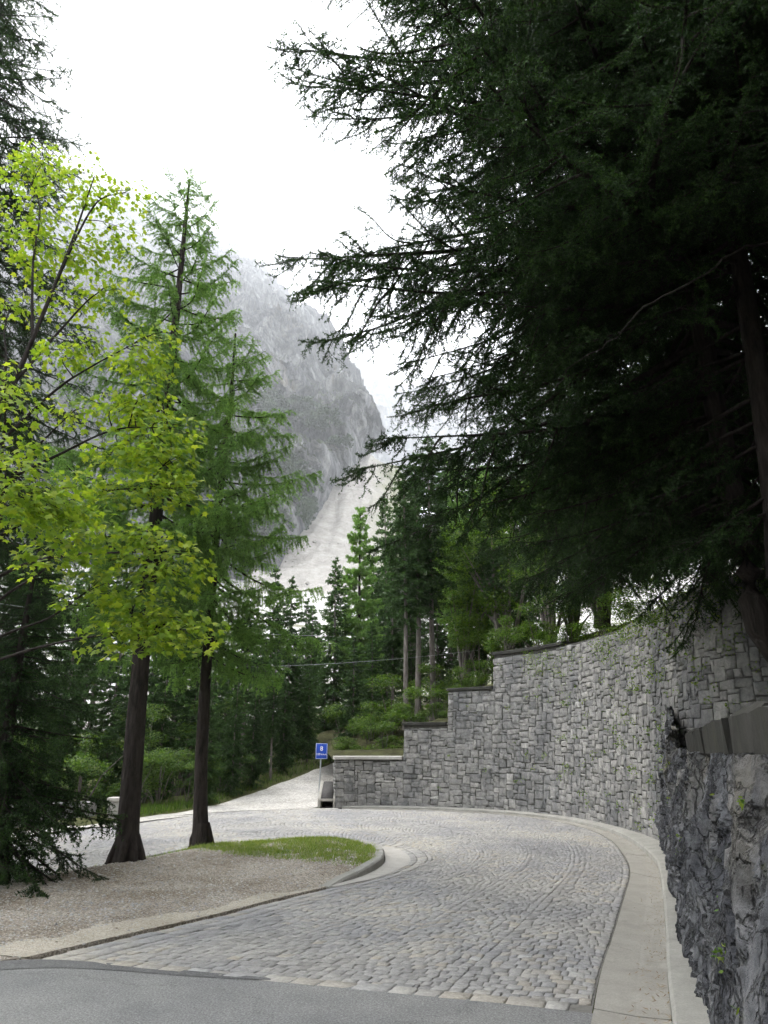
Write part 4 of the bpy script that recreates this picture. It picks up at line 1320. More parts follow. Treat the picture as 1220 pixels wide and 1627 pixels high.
row = [('full', -20, 880, 27, -1), ('bare', 30, 820, 31, -1), ('full', 95, 905, 25, -1), ('bare', 140, 800, 33, -1), ('full', 175, 930, 29, -1), ('full', 230, 900, 36, -1), ('bare', 270, 860, 30, -1), ('larch', 300, 830, 34, -1), ('full', 335, 1000, 26.5, -.8), ('full', 375, 960, 38, -1), ('bare', 425, 900, 42, -.5), ('full', 480, 950, 46, 0)]
for k, (kd, px, tp, Y, z) in enumerate(sorted(row, key=lambda q: q[1])):
    px_tree(kd, px, tp, Y, z, f'{"larch" if kd == "larch" else "dark spruce"} in the belt of trees beyond the left road leg, {ORD[k]} from the left')
row = [('full', 560, 1010, 31, .9), ('full', 590, 985, 34, 1.2), ('bare', 625, 900, 35, 1.6), ('full', 655, 930, 37, 2.4), ('full', 700, 900, 38, 3.2), ('full', 735, 870, 41, 4.2), ('bare', 755, 800, 36, 4.2), ('bare', 800, 760, 30, 4.4), ('full', 835, 830, 33, 5)]
for k, (kd, px, tp, Y, z) in enumerate(sorted(row, key=lambda q: q[1])):
    px_tree(kd, px, tp, Y, z, f'spruce filling the wood right behind the stepped wall, {ORD[k]} from the left')
row = [('full', 330, 1085, 23.5, -.4), ('full', 372, 1075, 25.5, -.2), ('full', 402, 1085, 27, 0), ('bare', 432, 1040, 28.5, .2), ('full', 450, 1075, 30, .5), ('full', 488, 1070, 33, .9), ('full', 515, 1060, 36.5, 1.2)]
for k, (kd, px, tp, Y, z) in enumerate(row):
    px_tree(kd, px, tp, Y, z, f'young spruce along the left side of the gravel path, {ORD[k]} from the left')
row = [('full', 5, 1010, 22.5, -.6), ('full', 70, 1040, 23.5, -.6), ('bare', 120, 900, 27, -.8), ('full', 200, 1010, 25, -.8), ('full', 255, 1000, 28, -.8), ('full', 305, 980, 31, -.8), ('full', 355, 1030, 34, -.6), ('bare', 385, 930, 33, -.6), ('full', 415, 1040, 31, -.2), ('full', 465, 1040, 39, .6), ('bare', 490, 960, 42, .8)]
for k, (kd, px, tp, Y, z) in enumerate(sorted(row, key=lambda q: q[1])):
    px_tree(kd, px, tp, Y, z, f'smaller spruce in the undergrowth beyond the left road leg, {ORD[k]} from the left')
row = [('bare', 500, 985, 52, 1), ('bare', 545, 930, 56, 2), ('full', 590, 890, 60, 3), ('bare', 620, 850, 52, 3), ('full', 660, 800, 56, 5), ('bare', 705, 780, 58, 6)]
for k, (kd, px, tp, Y, z) in enumerate(sorted(row, key=lambda q: q[1])):
    px_tree(kd, px, tp, Y, z, f'distant spruce in the back row between the path and the wall, {ORD[k]} from the left')

for k, (x, y, z, h) in enumerate([(6.8, 4.6, 3.6, 17), (5.4, 0.5, 3.2, 18), (8.5, 8.0, 4.5, 20), (6.5, -4.0, 3.5, 17), (9.5, 1.5, 5.0, 19), (9.5, 12.0, 5.5, 18)]):  # added spruces, mostly out of view, shading the rock and coping
    tr_ = place('full', x, y, z, h, 'dark spruce added to the wood on the slope to shade the rock face', group='added shading spruces on the slope at the right')
    tr_.scale = (tr_.scale[0] * 1.15, tr_.scale[1] * 1.15, tr_.scale[2])

for k, (x, y, z, h) in enumerate([(-9, -3, 0, 19), (-5, -8, 0, 20), (0.5, -9.5, 0, 19), (4.5, -9, 2, 20), (-13, 2, 0, 18), (-9.5, -11, 0, 21), (8, -11, 3, 20), (-2.5, -14, 0, 21)]):  # added spruces out of view, blocking sky light from behind the camera
    tr_ = place('full', x, y, z, h, 'unseen dark spruce added to the wood to shade the near end of the road', group='added shading spruces at the near end of the road')
    tr_.scale = (tr_.scale[0] * 1.2, tr_.scale[1] * 1.2, tr_.scale[2])

# ---- broad-leaved bushes
LEAF4 = np.array([(0, 0, 0), (0.5, 0.28, 0.06), (1, 0, 0), (0.5, -0.28, 0.06)])
def leaf_cloud(n, rs, blobs, size, mat, name, stems=True, flatz=0.6):
    """leaves in layered sprays through several clumps"""
    g = Geo()
    B = np.array(blobs, float)          # x,y,z,r
    k = rs.integers(len(B), size=n)
    d = unit(rs.normal(0, 1, (n, 3))) * (rs.uniform(0, 1, n) ** 0.45)[:, None] * np.array((1, 1, flatz))
    c = B[k, :3] + d * B[k, 3:4]
    lay = 0.16
    c[:, 2] = np.round(c[:, 2] / lay + rs.normal(0, .3, n)) * lay * 0.3 + c[:, 2] * 0.7
    az = rs.uniform(0, 6.28, n); tilt = rs.normal(-0.25, 0.35, n); roll = rs.normal(0, .45, n)
    x = np.stack([np.cos(az) * np.cos(tilt), np.sin(az) * np.cos(tilt), np.sin(tilt)], 1)
    y = unit(np.cross(np.array((0, 0, 1.0)), x)); z = np.cross(x, y)
    y2 = y * np.cos(roll)[:, None] + z * np.sin(roll)[:, None]
    z2 = np.cross(x, y2)
    sz = size * rs.uniform(.6, 1.25, n)
    V = c[:, None] + sz[:, None, None] * (LEAF4[None, :, 0:1] * x[:, None] + LEAF4[None, :, 1:2] * y2[:, None] + LEAF4[None, :, 2:3] * z2[:, None])
    F = (np.array([(0, 1, 2, 3)])[None] + (np.arange(n) * 4)[:, None, None]).reshape(-1, 4)
    g.add(V.reshape(-1, 3), F, 1, rs.uniform(0, 1, n).repeat(4))
    return g
def bush_mesh(rs, r, h, n, size, mat):
    blobs = [(rs.normal(0, r * .5), rs.normal(0, r * .5), h * rs.uniform(.25, .95), r * rs.uniform(.3, .55)) for _ in range(11)]
    g = leaf_cloud(n, rs, blobs, size, mat, 'foliage')
    fol = g.mesh('foliage', [MAT['grey_bark'], mat])
    g = Geo()
    for b in blobs:
        V, F = tube([(0, 0, -.2), (b[0] * .4, b[1] * .4, b[2] * .55), (b[0], b[1], b[2])], [.03 * h / 2, .018 * h / 2, .004], 4)
        g.add(V, F, 0)
    return fol, g.mesh('stem', [MAT['grey_bark']], True)
rs = np.random.default_rng(51)
BU = [bush_mesh(rs, 1.3, 2.6, 5200, 0.10, MAT['beech']) for _ in range(3)]
TR = [bush_mesh(rs, 2.2, 6.5, 11000, 0.11, MAT['beech']) for _ in range(2)]
def bush(bank, x, y, z, s, label, name='bush', cat='bush', group='leafy bushes'):
    f, st = bank[int(rs.integers(len(bank)))]
    t = empty(name, (x, y, z), rs.uniform(0, 6.28)); t.scale = (s, s, s * rs.uniform(.85, 1.1))
    tag(t, label, cat, group)
    obj('stem', st, t); obj('foliage', f, t)
row = [(800, 1025, 24.5, .62), (850, 1010, 23, .6), (905, 1015, 21.5, .6), (960, 1010, 19.5, .55), (1010, 1000, 18, .6), (1060, 990, 16.5, .6), (1095, 1000, 13.0, .5)]
for k, (px, py, Y, s_) in enumerate(sorted(row)):
    p = at(px, py, Y)
    bush(BU, p[0], p[1], p[2] - 1.1 * s_, s_, f'leafy green bush on top of the high stone wall, {ORD[k]} from the left', group='bushes along the wall top')
row = [(560, 1180, 28, .6), (590, 1165, 29.5, .8), (612, 1180, 26.5, .6), (650, 1130, 27.5, .7), (690, 1130, 26.5, .5), (735, 1085, 26, .5), (770, 1075, 26.5, .55), (620, 1130, 31, 1.0), (700, 1100, 31, .8), (760, 1050, 30, .8), (545, 1165, 34, .9)]
for k, (px, py, Y, s_) in enumerate(sorted(row)):
    p = at(px, py, Y)
    bush(BU, p[0], p[1], p[2] - 1.2 * s_, s_, f'leafy shrub in the undergrowth above the wall steps, {ORD[k]} from the left', group='shrubs above the wall steps')
row = [(905, 940, 25.5, 5.6, .75), (955, 930, 23.5, 5.8, .75), (870, 950, 25, 5.2, .7), (730, 900, 33, 4.4, 1.1), (800, 880, 31, 5.5, 1.2), (870, 860, 27, 6.2, 1.0), (940, 850, 29, 7.5, 1.1), (1010, 800, 25, 7.5, 1.0), (1080, 780, 22, 8, .9), (900, 700, 40, 10, 1.3), (1000, 650, 38, 13, 1.3), (1120, 700, 27, 10, 1.1)]
for k, (px, py, Y, z, s_) in enumerate(sorted(row)):
    p = at(px, py, Y)
    bush(TR, p[0], p[1], min(z, p[2] - 2.5 * s_) if py > 600 else z - 6, s_ if py > 600 else s_ * 1.6, f'broad-leaved tree in the forest behind the high wall, {ORD[k]} from the left', 'leafy_tree', 'tree', 'broad-leaved trees behind the wall')
row = [(60, 1215, 22, .7), (130, 1230, 21, .75), (215, 1245, 22.5, .6), (255, 1230, 24, .7), (300, 1235, 23.5, .5), (350, 1225, 26, .55), (475, 1190, 35, .6), (560, 1170, 44, .8), (600, 1175, 35, .7)]
for k, (px, py, Y, s_) in enumerate(sorted(row)):
    p = at(px, py, Y)
    bush(BU, p[0], p[1], p[2] - 1.4 * s_, s_, f'leafy bush in the undergrowth beyond the road and path, {ORD[k]} from the left', group='undergrowth beyond the road')
row = [(235, 1150, 26, -.6, .72), (110, 1130, 28, -.6, .8), (290, 1130, 30, -.6, .8), (500, 1130, 48, 1, .8)]
for k, (px, py, Y, z, s_) in enumerate(sorted(row)):
    p = at(px, py, Y)
    bush(TR, p[0], p[1], z, s_, f'yellow-green broad-leaved tree between the trunks beyond the road, {ORD[k]} from the left', 'leafy_tree', 'tree', 'broad-leaved trees beyond the road')
# ================================================================== MAPLE
LOBES = []
for k, (ang, rad) in enumerate([(-150, .42), (-118, .62), (-92, .40), (-62, .88), (-34, .52), (-14, .62), (0, 1.08), (14, .62), (34, .52), (62, .88), (92, .40), (118, .62), (150, .42)]):
    LOBES.append((math.cos(R(ang)) * rad * .55 + .18, math.sin(R(ang)) * rad * .55, 0.0))
LOBES = np.array(LOBES)
LOBES[:, 2] = -0.10 * np.abs(LOBES[:, 1]) - 0.16 * np.clip(LOBES[:, 0], 0, 1) ** 2
LEAFV = np.vstack([[(0.12, 0, 0.03)], LOBES, [(-0.10, 0, 0.0)]])
LEAFF = np.array([(0, i, i + 1) for i in range(1, len(LEAFV) - 1)] + [(0, len(LEAFV) - 1, 1)])
def build_maple():
    rs = np.random.default_rng(61)
    base = np.array((-4.75, 7.3, 0.1))
    t = empty('maple_tree', tuple(base)); tag(t, 'yellow-green maple reaching in from the left edge over the larches', 'tree')
    stem = [base, np.array((-4.6, 7.35, 1.6)), np.array((-4.3, 7.4, 3.2)), at(-10, 690, 7.5), at(18, 620, 7.6), at(72, 490, 7.8), at(112, 390, 8.0), at(150, 280, 8.2)]
    sp = resample(catmull(stem, 60), 60)
    V, F = tube(sp - base, np.linspace(0.07, 0.008, 60), 9, 3, 0.06)
    obj('trunk', mesh('trunk', V, F, MAT['bark'], True), t)
    sprays = [(60, 255, 8.3), (100, 300, 8.2), (150, 320, 8.2), (205, 305, 8.3), (185, 365, 8.1), (130, 400, 8), (170, 455, 7.8), (115, 480, 8), (60, 420, 8.2), (30, 330, 8.3), (20, 480, 8), (150, 545, 7.6), (40, 275, 8.4), (85, 360, 8.2), (140, 270, 8.4), (100, 560, 7.4), (75, 250, 8.6), (160, 405, 8.0), (45, 385, 8.1),
              (265, 530, 7.2), (225, 565, 7.1), (245, 625, 7), (195, 640, 7), (315, 680, 6.7), (275, 712, 6.7), (325, 775, 6.5), (285, 765, 6.6), (235, 705, 6.8), (180, 720, 6.8), (120, 650, 7), (215, 770, 6.6), (255, 575, 7.2), (300, 725, 6.6), (240, 660, 6.9), (150, 770, 6.6),
              (325, 880, 6.2), (280, 862, 6.2), (220, 850, 6.3), (150, 850, 6.2), (80, 880, 6), (30, 790, 5.6), (70, 820, 5.7), (8, 640, 5.8), (14, 710, 5.7), (90, 780, 5.8), (300, 915, 6.2), (190, 890, 6.2), (5, 600, 6), (25, 750, 5.5), (120, 815, 5.8), (55, 790, 5.5),
              (345, 1000, 6.2), (300, 985, 6.2), (240, 972, 6.3), (180, 1005, 6.3), (150, 930, 6.2), (265, 1000, 6.3), (215, 955, 6.3)]
    sprays = [(px - 0.28 * max(0, px - 190) , py, Y) for px, py, Y in sprays]
    limbs = Geo()
    lv = []
    mains = []
    for (px, py, Y, k) in ((205, 305, 8.3, 46), (40, 275, 8.4, 40), (170, 455, 7.8, 36), (20, 480, 8.0, 33), (265, 530, 7.2, 30), (315, 680, 6.7, 27), (120, 650, 7.0, 25), (325, 775, 6.5, 23), (325, 880, 6.2, 20), (25, 750, 5.5, 21), (80, 880, 6.0, 16), (345, 1000, 6.2, 14), (150, 930, 6.2, 12), (8, 620, 5.9, 25)):
        j, c = sp[k], at(px - 0.28 * max(0, px - 190), py, Y)
        m1 = j * .65 + c * .35 + np.array((0, 0, .16)) + rs.normal(0, .07, 3); m2 = j * .3 + c * .7 + np.array((0, 0, .14)) + rs.normal(0, .07, 3)
        pth = catmull([j, m1, m2, c], 24)
        mains.append(pth)
        V, F = tube(pth - base, np.linspace(0.021, 0.004, 24), 5, 1, .1)
        limbs.add(V, F, 0)
    for (px, py, Y) in sprays:
        c = at(px, py, Y)
        best = min(((np.linalg.norm(m_[q_] - c) + 0.25 * q_ / 24, i_, q_) for i_, m_ in enumerate(mains) for q_ in range(6, 21)))
        j = mains[best[1]][best[2]]
        pth = catmull([j, (j + c) / 2 + np.array((0, 0, .05)) + rs.normal(0, .03, 3), c + np.array((0.1, 0, 0.02))], 9)
        V, F = tube(pth - base, np.linspace(0.009, 0.0025, 9), 4)
        limbs.add(V, F, 0)
        out_d = unit(c - j)
        n = int(rs.integers(112, 150))
        # layered flat spray, reaching outwards
        r = np.sqrt(rs.uniform(0, 1, n)) * (0.28 if py > 500 else 0.34)
        a = rs.uniform(0, 6.28, n)
        lay = rs.choice([-0.11, 0.0, 0.09], n)
        p = c + np.stack([r * np.cos(a) * 1.15, r * np.sin(a), lay - 0.25 * r + rs.normal(0, .025, n)], 1)
        for q in p:
            # petiole towards the spray
            heading = math.atan2(q[1] - c[1] + out_d[1] * .25, q[0] - c[0] + out_d[0] * .25) + rs.normal(0, .7)
            lv.append((q, heading, rs.normal(-0.5, 0.36), rs.normal(0, 0.5), 0.036 + 0.062 * rs.beta(2, 2)))
        for _ in range(7):
            q = p[rs.integers(n)]
            V, F = tube(np.array([c - out_d * .12, (c + q) / 2 + (0, 0, .01), q]) - base, [.003, .002, .001], 3)
            limbs.add(V, F, 0)
    V, F = np.vstack(limbs.V), np.vstack(limbs.F)
    obj('limb_twigs', mesh('limb_twigs', V, F, MAT['bark'], True), t, kind='stuff')
    lv.sort(key=lambda q: np.linalg.norm(q[0] - np.array((0, 0, CAM_H))) / q[4])
    protos = [mesh('leaf', LEAFV, LEAFF, MAT['maple'], False, np.full(len(LEAFV), v)) for v in (0.2, 0.5, 0.8)]
    def mat_of(q, yaw, pit, rol, s):
        M = Matrix.Rotation(yaw, 3, 'Z') @ Matrix.Rotation(-pit, 3, 'Y') @ Matrix.Rotation(rol, 3, 'X')
        return M
    g = Geo()
    for q in lv[300:]:
        M = np.array(mat_of(*q)) * q[4] * 1.25
        g.add(LEAFV @ M.T + q[0] - base, LEAFF, 0, rs.uniform(0, 1))
    crown = obj('crown', g.mesh('crown', [MAT['maple']]), t)
    for q in lv[:300]:
        o = bpy.data.objects.new('leaf', protos[rs.integers(3)])
        o.parent = crown
        o.matrix_local = Matrix.Translation(Vector(q[0] - base)) @ (mat_of(*q) * (q[4] * 1.25)).to_4x4()
        COL.objects.link(o)
build_maple()

# ================================================================== MOUNTAIN
def m_cliff():
    s = Mat('limestone_cliff', 0.9, 0.1)
    co = s.coord('World')
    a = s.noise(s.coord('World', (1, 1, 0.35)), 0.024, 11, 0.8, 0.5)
    base = s.ramp(a, [(0.38, (0.04, 0.043, 0.05)), (0.5, (0.17, 0.172, 0.178)), (0.63, (0.40, 0.398, 0.395))])  # strong dark patches paint in the crevice shade that soft light leaves out
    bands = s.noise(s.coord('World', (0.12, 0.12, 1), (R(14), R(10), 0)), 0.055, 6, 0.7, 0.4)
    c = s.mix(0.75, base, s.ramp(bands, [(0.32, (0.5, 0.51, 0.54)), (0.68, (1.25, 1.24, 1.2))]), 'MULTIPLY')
    och = s.ramp(s.noise(s.coord('World', (1, 1, 0.3)), 0.012, 6, 0.7), [(0.6, (0, 0, 0)), (0.7, (1, 1, 1))])
    c = s.mix(s.math('MULTIPLY', och, 0.5), c, (0.36, 0.29, 0.19))
    # scrub on the gentler ledges
    sep = s.n('SeparateXYZ'); g = s.n('NewGeometry'); s.l(g.outputs['Normal'], sep.inputs[0])
    sz = s.n('SeparateXYZ'); s.l(g.outputs['Position'], sz.inputs[0])
    low = s.n('MapRange'); s.l(sz.outputs[2], low.inputs[0]); low.inputs[1].default_value = 700; low.inputs[2].default_value = 250
    gr = s.math('MULTIPLY', s.ramp(s.math('ADD', sep.outputs[2], s.math('MULTIPLY', s.noise(co, 0.03, 6, 0.7), 0.5)), [(0.62, (0, 0, 0)), (0.78, (1, 1, 1))]), low.outputs[0])
    s.color(s.mix(gr, c, (0.055, 0.075, 0.03)))
    s.bump(s.noise(s.coord('World', (1, 1, 0.4)), 0.045, 10, 0.8), 1.0, 22.0)
    return s.m
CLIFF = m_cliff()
def curtain(name, label, foot, ridge, nu, nv, amp, seed, bulge=0.0):
    """rock face from a foot line up to a ridge line, broken by buttresses and gullies"""
    A = resample(catmull(foot, 200), nu); B = resample(catmull(ridge, 200), nu)
    v = np.linspace(0, 1, nv)[None, :, None]
    hv = np.concatenate([v ** 1.5, v ** 1.5, v ** 1.5 * (0.93 + 0.07 * v)], -1)
    Pm = A[:, None] * (1 - hv) + B[:, None] * hv
    w = v[..., 0]
    Pm[..., 2] += (B - A)[:, None, 2] * bulge * np.sin(np.pi * w) 
    q = Pm / 240.0 + seed
    gul = fbm(np.stack([q[..., 0] * 1.6, q[..., 1] * 0.6, q[..., 2] * 0.55], -1), 7, True, 0.6)
    led = fbm(np.stack([q[..., 0] * 0.7, q[..., 1] * 0.7, q[..., 2] * 3.2 + q[..., 0] * 0.8], -1), 5, True, 0.55)
    n2 = fbm(q * 6, 5, True, 0.6)
    env = 0.25 + 0.75 * smooth01(w / 0.05)
    d = amp * (gul * 1.1 + 0.5 * led + 0.42 * n2) * env
    Pm[..., 1] -= d
    Pm[..., 0] += 0.25 * d * fbm(q * 2 + 5, 3)
    Pm[..., 2] += amp * (0.5 * fbm(q * 2.2 + 7, 4, True, 0.42) + 0.07 * n2) * env * (0.35 + 0.65 * w)
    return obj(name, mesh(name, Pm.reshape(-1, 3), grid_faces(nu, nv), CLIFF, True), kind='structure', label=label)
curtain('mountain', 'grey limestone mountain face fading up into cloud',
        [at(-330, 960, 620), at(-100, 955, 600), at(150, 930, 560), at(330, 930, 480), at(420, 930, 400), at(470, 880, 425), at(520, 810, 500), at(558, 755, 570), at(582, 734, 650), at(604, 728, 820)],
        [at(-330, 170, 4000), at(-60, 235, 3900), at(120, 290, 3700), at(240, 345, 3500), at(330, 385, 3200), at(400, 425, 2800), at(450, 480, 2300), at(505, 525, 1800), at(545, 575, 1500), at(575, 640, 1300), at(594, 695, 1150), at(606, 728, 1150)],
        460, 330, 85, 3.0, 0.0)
curtain('far_ridge', 'pale hazy mountain ridge far behind the scree',
        [at(480, 800, 2400), at(640, 800, 2400), at(900, 820, 2400), at(1250, 840, 2400)],
        [at(480, 560, 3300), at(590, 600, 3300), at(650, 625, 3300), at(760, 600, 3300), at(900, 640, 3300), at(1250, 700, 3300)],
        160, 90, 70, 11.0)

# scree chute: long rubble fan from the foot of the cliff
def build_scree():
    L_ = catmull([at(545, 722, 640), at(520, 745, 590), at(475, 800, 520), at(420, 870, 440), at(370, 960, 330), at(330, 1040, 220), at(150, 1110, 140), at(60, 1150, 105)], 90)
    R_ = catmull([at(632, 748, 640), at(650, 775, 590), at(670, 830, 520), at(690, 890, 440), at(720, 970, 330), at(760, 1045, 220), at(820, 1110, 140), at(860, 1150, 105)], 90)
    L_, R_ = resample(L_, 150), resample(R_, 150)
    k = np.linspace(0, 1, 90)[None, :, None]
    Pm = L_[:, None] * (1 - k) + R_[:, None] * k
    w = k[..., 0]
    size = np.linspace(1, 0.25, 150)[:, None]
    Pm[..., 2] += size * (3 * np.sin(np.pi * w) + 9.0 * fbm(np.stack([Pm[..., 0] / 34, Pm[..., 1] / 120, 0 * Pm[..., 0]], -1), 6, True, 0.55) + 2.0 * fbm(Pm / 14, 5)) - 2
    s = Mat('scree', 0.95, 0.1)
    co = s.coord('World')
    base = s.ramp(s.noise(co, 0.12, 8, 0.75), [(0.3, (0.20, 0.188, 0.168)), (0.55, (0.31, 0.293, 0.267)), (0.75, (0.40, 0.385, 0.36))])
    sep = s.n('SeparateXYZ'); s.l(s.n('NewGeometry').outputs['Position'], sep.inputs[0])
    # grass creeping over the settled right half of the fan
    fx = s.math('ADD', sep.outputs[0], s.math('MULTIPLY', s.noise(co, 0.03, 6, 0.7), 60))
    mr = s.n('MapRange'); s.l(fx, mr.inputs[0]); mr.inputs[1].default_value = 14; mr.inputs[2].default_value = 40
    f = s.math('MULTIPLY', mr.outputs[0], s.ramp(s.noise(co, 0.22, 7, 0.75), [(0.3, (0.35,) * 3), (0.6, (0.95,) * 3)]))
    s.color(s.mix(f, base, (0.15, 0.16, 0.085)))
    s.bump(s.noise(co, 0.6, 7, 0.75), 1.0, 1.2)
    o = obj('scree_slope', mesh('scree_slope', Pm.reshape(-1, 3), grid_faces(150, 90), s.m, True), kind='structure', label='pale rubble chute running down from the foot of the cliff')
    # boulders on it
    rs = np.random.default_rng(8)
    g = Geo()
    ico = np.array([(1, 0, 0), (-1, 0, 0), (0, 1, 0), (0, -1, 0), (0, 0, 1), (0, 0, -1.0)])
    f8 = np.array([(0, 2, 4), (2, 1, 4), (1, 3, 4), (3, 0, 4), (2, 0, 5), (1, 2, 5), (3, 1, 5), (0, 3, 5)])
    for _ in range(500):
        i, j = rs.integers(150), rs.integers(90)
        r = rs.gamma(1.3, 0.55) * (0.3 + i and 1)
        r = 0.6 * min(r, 3.0) * np.interp(Pm[i, j, 1], [100, 600], [0.4, 1.2])
        g.add(Pm[i, j] + ico * r * rs.uniform(.6, 1.3, (6, 1)) + np.append(rs.normal(0, 3, 2), 0) * 0.4, f8, 0, 0.5)
    obj('scree_boulders', g.mesh('scree_boulders', [s.m]), o, kind='stuff')
build_scree()

# dwarf pine thickets on the crag above the chute
def build_thickets():
    rs = np.random.default_rng(9)
    dg = bpy.context.evaluated_depsgraph_get()
    mo = bpy.data.objects['mountain']
    from mathutils.bvhtree import BVHTree
    bv = BVHTree.FromPolygons([tuple(v.co) for v in mo.data.vertices], [tuple(p.vertices) for p in mo.data.polygons])
    g = Geo()
    cam0 = Vector((0, 0, CAM_H))
    areas = [(455, 740, 18, 20, 260), (472, 770, 18, 22, 320), (486, 800, 11, 20, 200), (470, 640, 30, 7, 90), (510, 672, 26, 8, 80), (490, 655, 40, 7, 70), (430, 650, 16, 28, 200), (418, 690, 16, 34, 200), (540, 700, 16, 8, 40), (120, 600, 120, 60, 160), (60, 330, 60, 40, 120), (180, 330, 60, 30, 160), (330, 760, 60, 60, 160), (430, 830, 30, 25, 130)]
    for cx, cy_, sx, sy, n in areas:
        for _ in range(int(n * 1.3)):
            px, py = rs.normal(cx, sx * .55), rs.normal(cy_, sy * .55)
            d = Vector(at(px, py, 1.0)) - cam0
            hit = bv.ray_cast(cam0, d.normalized(), 6000)
            if hit[0] is None: continue
            h = np.array(hit[0]); D = hit[3]
            r = D * 0.0048 * rs.uniform(.5, 1.3)
            m = 60
            p = h + unit(rs.normal(0, 1, (m, 3))) * r * np.array((1.2, .8, .7)) * rs.uniform(.4, 1, (m, 1))
            sd = unit(rs.normal(0, 1, (m, 3))) * r * 0.34
            up_ = unit(rs.normal(0, 1, (m, 3)) + np.array((0, 0, .8))) * r * 0.6
            V = np.stack([p - sd, p + sd, p + up_], 1).reshape(-1, 3)
            g.add(V, np.arange(3 * m).reshape(-1, 3), 0, rs.uniform(.2, .9))
    o = obj('dwarf_pine', g.mesh('dwarf_pine', [MAT['thicket']]), kind='stuff', label='dark dwarf pine thickets on the crag above the scree', cat='shrubs')
MAT['thicket'] = m_needle('dwarf_pine_needle', (0.014, 0.03, 0.012), (0.026, 0.046, 0.017), (0.042, 0.064, 0.024), 0.15)
build_thickets()

# ================================================================== SIGN, CULVERT, PARAPET, CABLES
def box_v(x0, x1, y0, y1, z0, z1):
    V = np.array([(x, y, z) for x in (x0, x1) for y in (y0, y1) for z in (z0, z1)], float)
    F = np.array([(0, 1, 3, 2), (4, 6, 7, 5), (0, 4, 5, 1), (2, 3, 7, 6), (0, 2, 6, 4), (1, 5, 7, 3)])
    return V, F
def bev(o, w=0.01, seg=2):
    m = o.modifiers.new('bevel', 'BEVEL'); m.width = w; m.segments = seg; m.limit_method = 'ANGLE'
    return o
MAT['blue'] = m_plain('sign_blue', (0.008, 0.06, 0.42), 0.45, 0.4, var=0.06)
MAT['white'] = m_plain('sign_white', (0.8, 0.8, 0.8), 0.5, 0.4, var=0.05)
MAT['steel'] = m_plain('galvanised_steel', (0.42, 0.43, 0.44), 0.45, 0.5, 0.7, 0.12)
MAT['black'] = m_plain('rusty_grate', (0.05, 0.047, 0.045), 0.75, 0.3, 0.2, 0.3)
MAT['cable'] = m_plain('cable_grey', (0.25, 0.25, 0.26), 0.5, 0.4)
def build_sign():
    Y = 25.2
    b = at(506, 1264, Y)
    s = empty('road_sign', tuple(b), R(-5)); tag(s, 'small blue hairpin number sign on a thin leaning post', 'sign')
    topz = at(510, 1181, Y)[2] - b[2]
    lean = (at(511, 1200, Y)[0] - b[0])
    V, F = tube([(0, 0, -0.3), (lean * .5, 0, topz * .5), (lean * 1.02, 0, topz - .05)], 0.024, 8)
    obj('post', mesh('post', V, F, MAT['steel'], True), s)
    V, F = box_v(-0.20, 0.20, -0.045, -0.03, topz - 0.5, topz); V[:, 0] += lean
    pl_ = bev(obj('plate', mesh('plate', V, F, MAT['blue']), s), 0.004)
    fr = Geo()
    for (x0, x1, z0, z1) in ((-.19, .19, topz - .018, topz - .008), (-.19, .19, topz - .492, topz - .482), (-.19, -.18, topz - .49, topz - .01), (.18, .19, topz - .49, topz - .01)):
        V, F = box_v(x0 + lean, x1 + lean, -.049, -.0462, z0, z1); fr.add(V, F)
    obj('border', fr.mesh('border', [MAT['white']]), pl_)
    for txt, size, z in (('8', 0.20, topz - 0.235), ('1129 m n.m.', 0.085, topz - 0.375)):
        cu = bpy.data.curves.new('lettering', 'FONT'); cu.body = txt; cu.size = size; cu.align_x = 'CENTER'; cu.extrude = 0.001; cu.offset = 0.002
        tmp = bpy.data.objects.new('tmp', cu); COL.objects.link(tmp)
        bpy.context.view_layer.update()
        me = bpy.data.meshes.new_from_object(tmp.evaluated_get(bpy.context.evaluated_depsgraph_get()))
        bpy.data.objects.remove(tmp)
        me.materials.clear(); me.materials.append(MAT['white'])
        w = max(v.co.x for v in me.vertices) - min(v.co.x for v in me.vertices)
        k = min(1, 0.35 / w)
        o = obj('lettering', me, pl_); o.location = (lean, -0.048, z); o.rotation_euler = (R(90), 0, 0); o.scale = (k, 1, 1)
build_sign()

def build_culvert():
    b = np.array((-1.72, 22.98, 0.0))
    c = empty('culvert_inlet', tuple(b)); tag(c, 'small concrete drain inlet with dark sloping lid beside the wall end', 'drain')
    V = np.array([(-.27, 0, -.1), (-.18, 0, -.1), (-.18, 0, .27), (-.27, 0, .27), (-.27, 1.0, -.1), (-.18, 1.0, -.1), (-.18, 1.0, .72), (-.27, 1.0, .72)], float)
    F = np.array([(0, 1, 2, 3), (7, 6, 5, 4), (0, 4, 5, 1), (1, 5, 6, 2), (2, 6, 7, 3), (3, 7, 4, 0)])
    bev(obj('side_wall', mesh('side_wall', V, F, MAT['gutter']), c))
    V2 = V.copy(); V2[:, 0] += 0.46
    bev(obj('side_wall', mesh('side_wall', V2, F, MAT['gutter']), c))
    V = np.array([(-.175, .03, .24), (.185, .03, .24), (.185, .98, .66), (-.175, .98, .66), (-.175, .03, .29), (.185, .03, .29), (.185, .98, .71), (-.175, .98, .71)], float)
    F = np.array([(3, 2, 1, 0), (4, 5, 6, 7), (0, 1, 5, 4), (1, 2, 6, 5), (2, 3, 7, 6), (3, 0, 4, 7)])
    obj('lid', mesh('lid', V, F, MAT['black']), c)
    V, F = box_v(-.178, .188, -.01, .06, .19, .262); bev(obj('lintel', mesh('lintel', V, F, MAT['gutter']), c))
    V, F = box_v(-.178, .188, .9, .98, -.1, .6); obj('back_wall', mesh('back_wall', V, F, MAT['black']), c)
build_culvert()

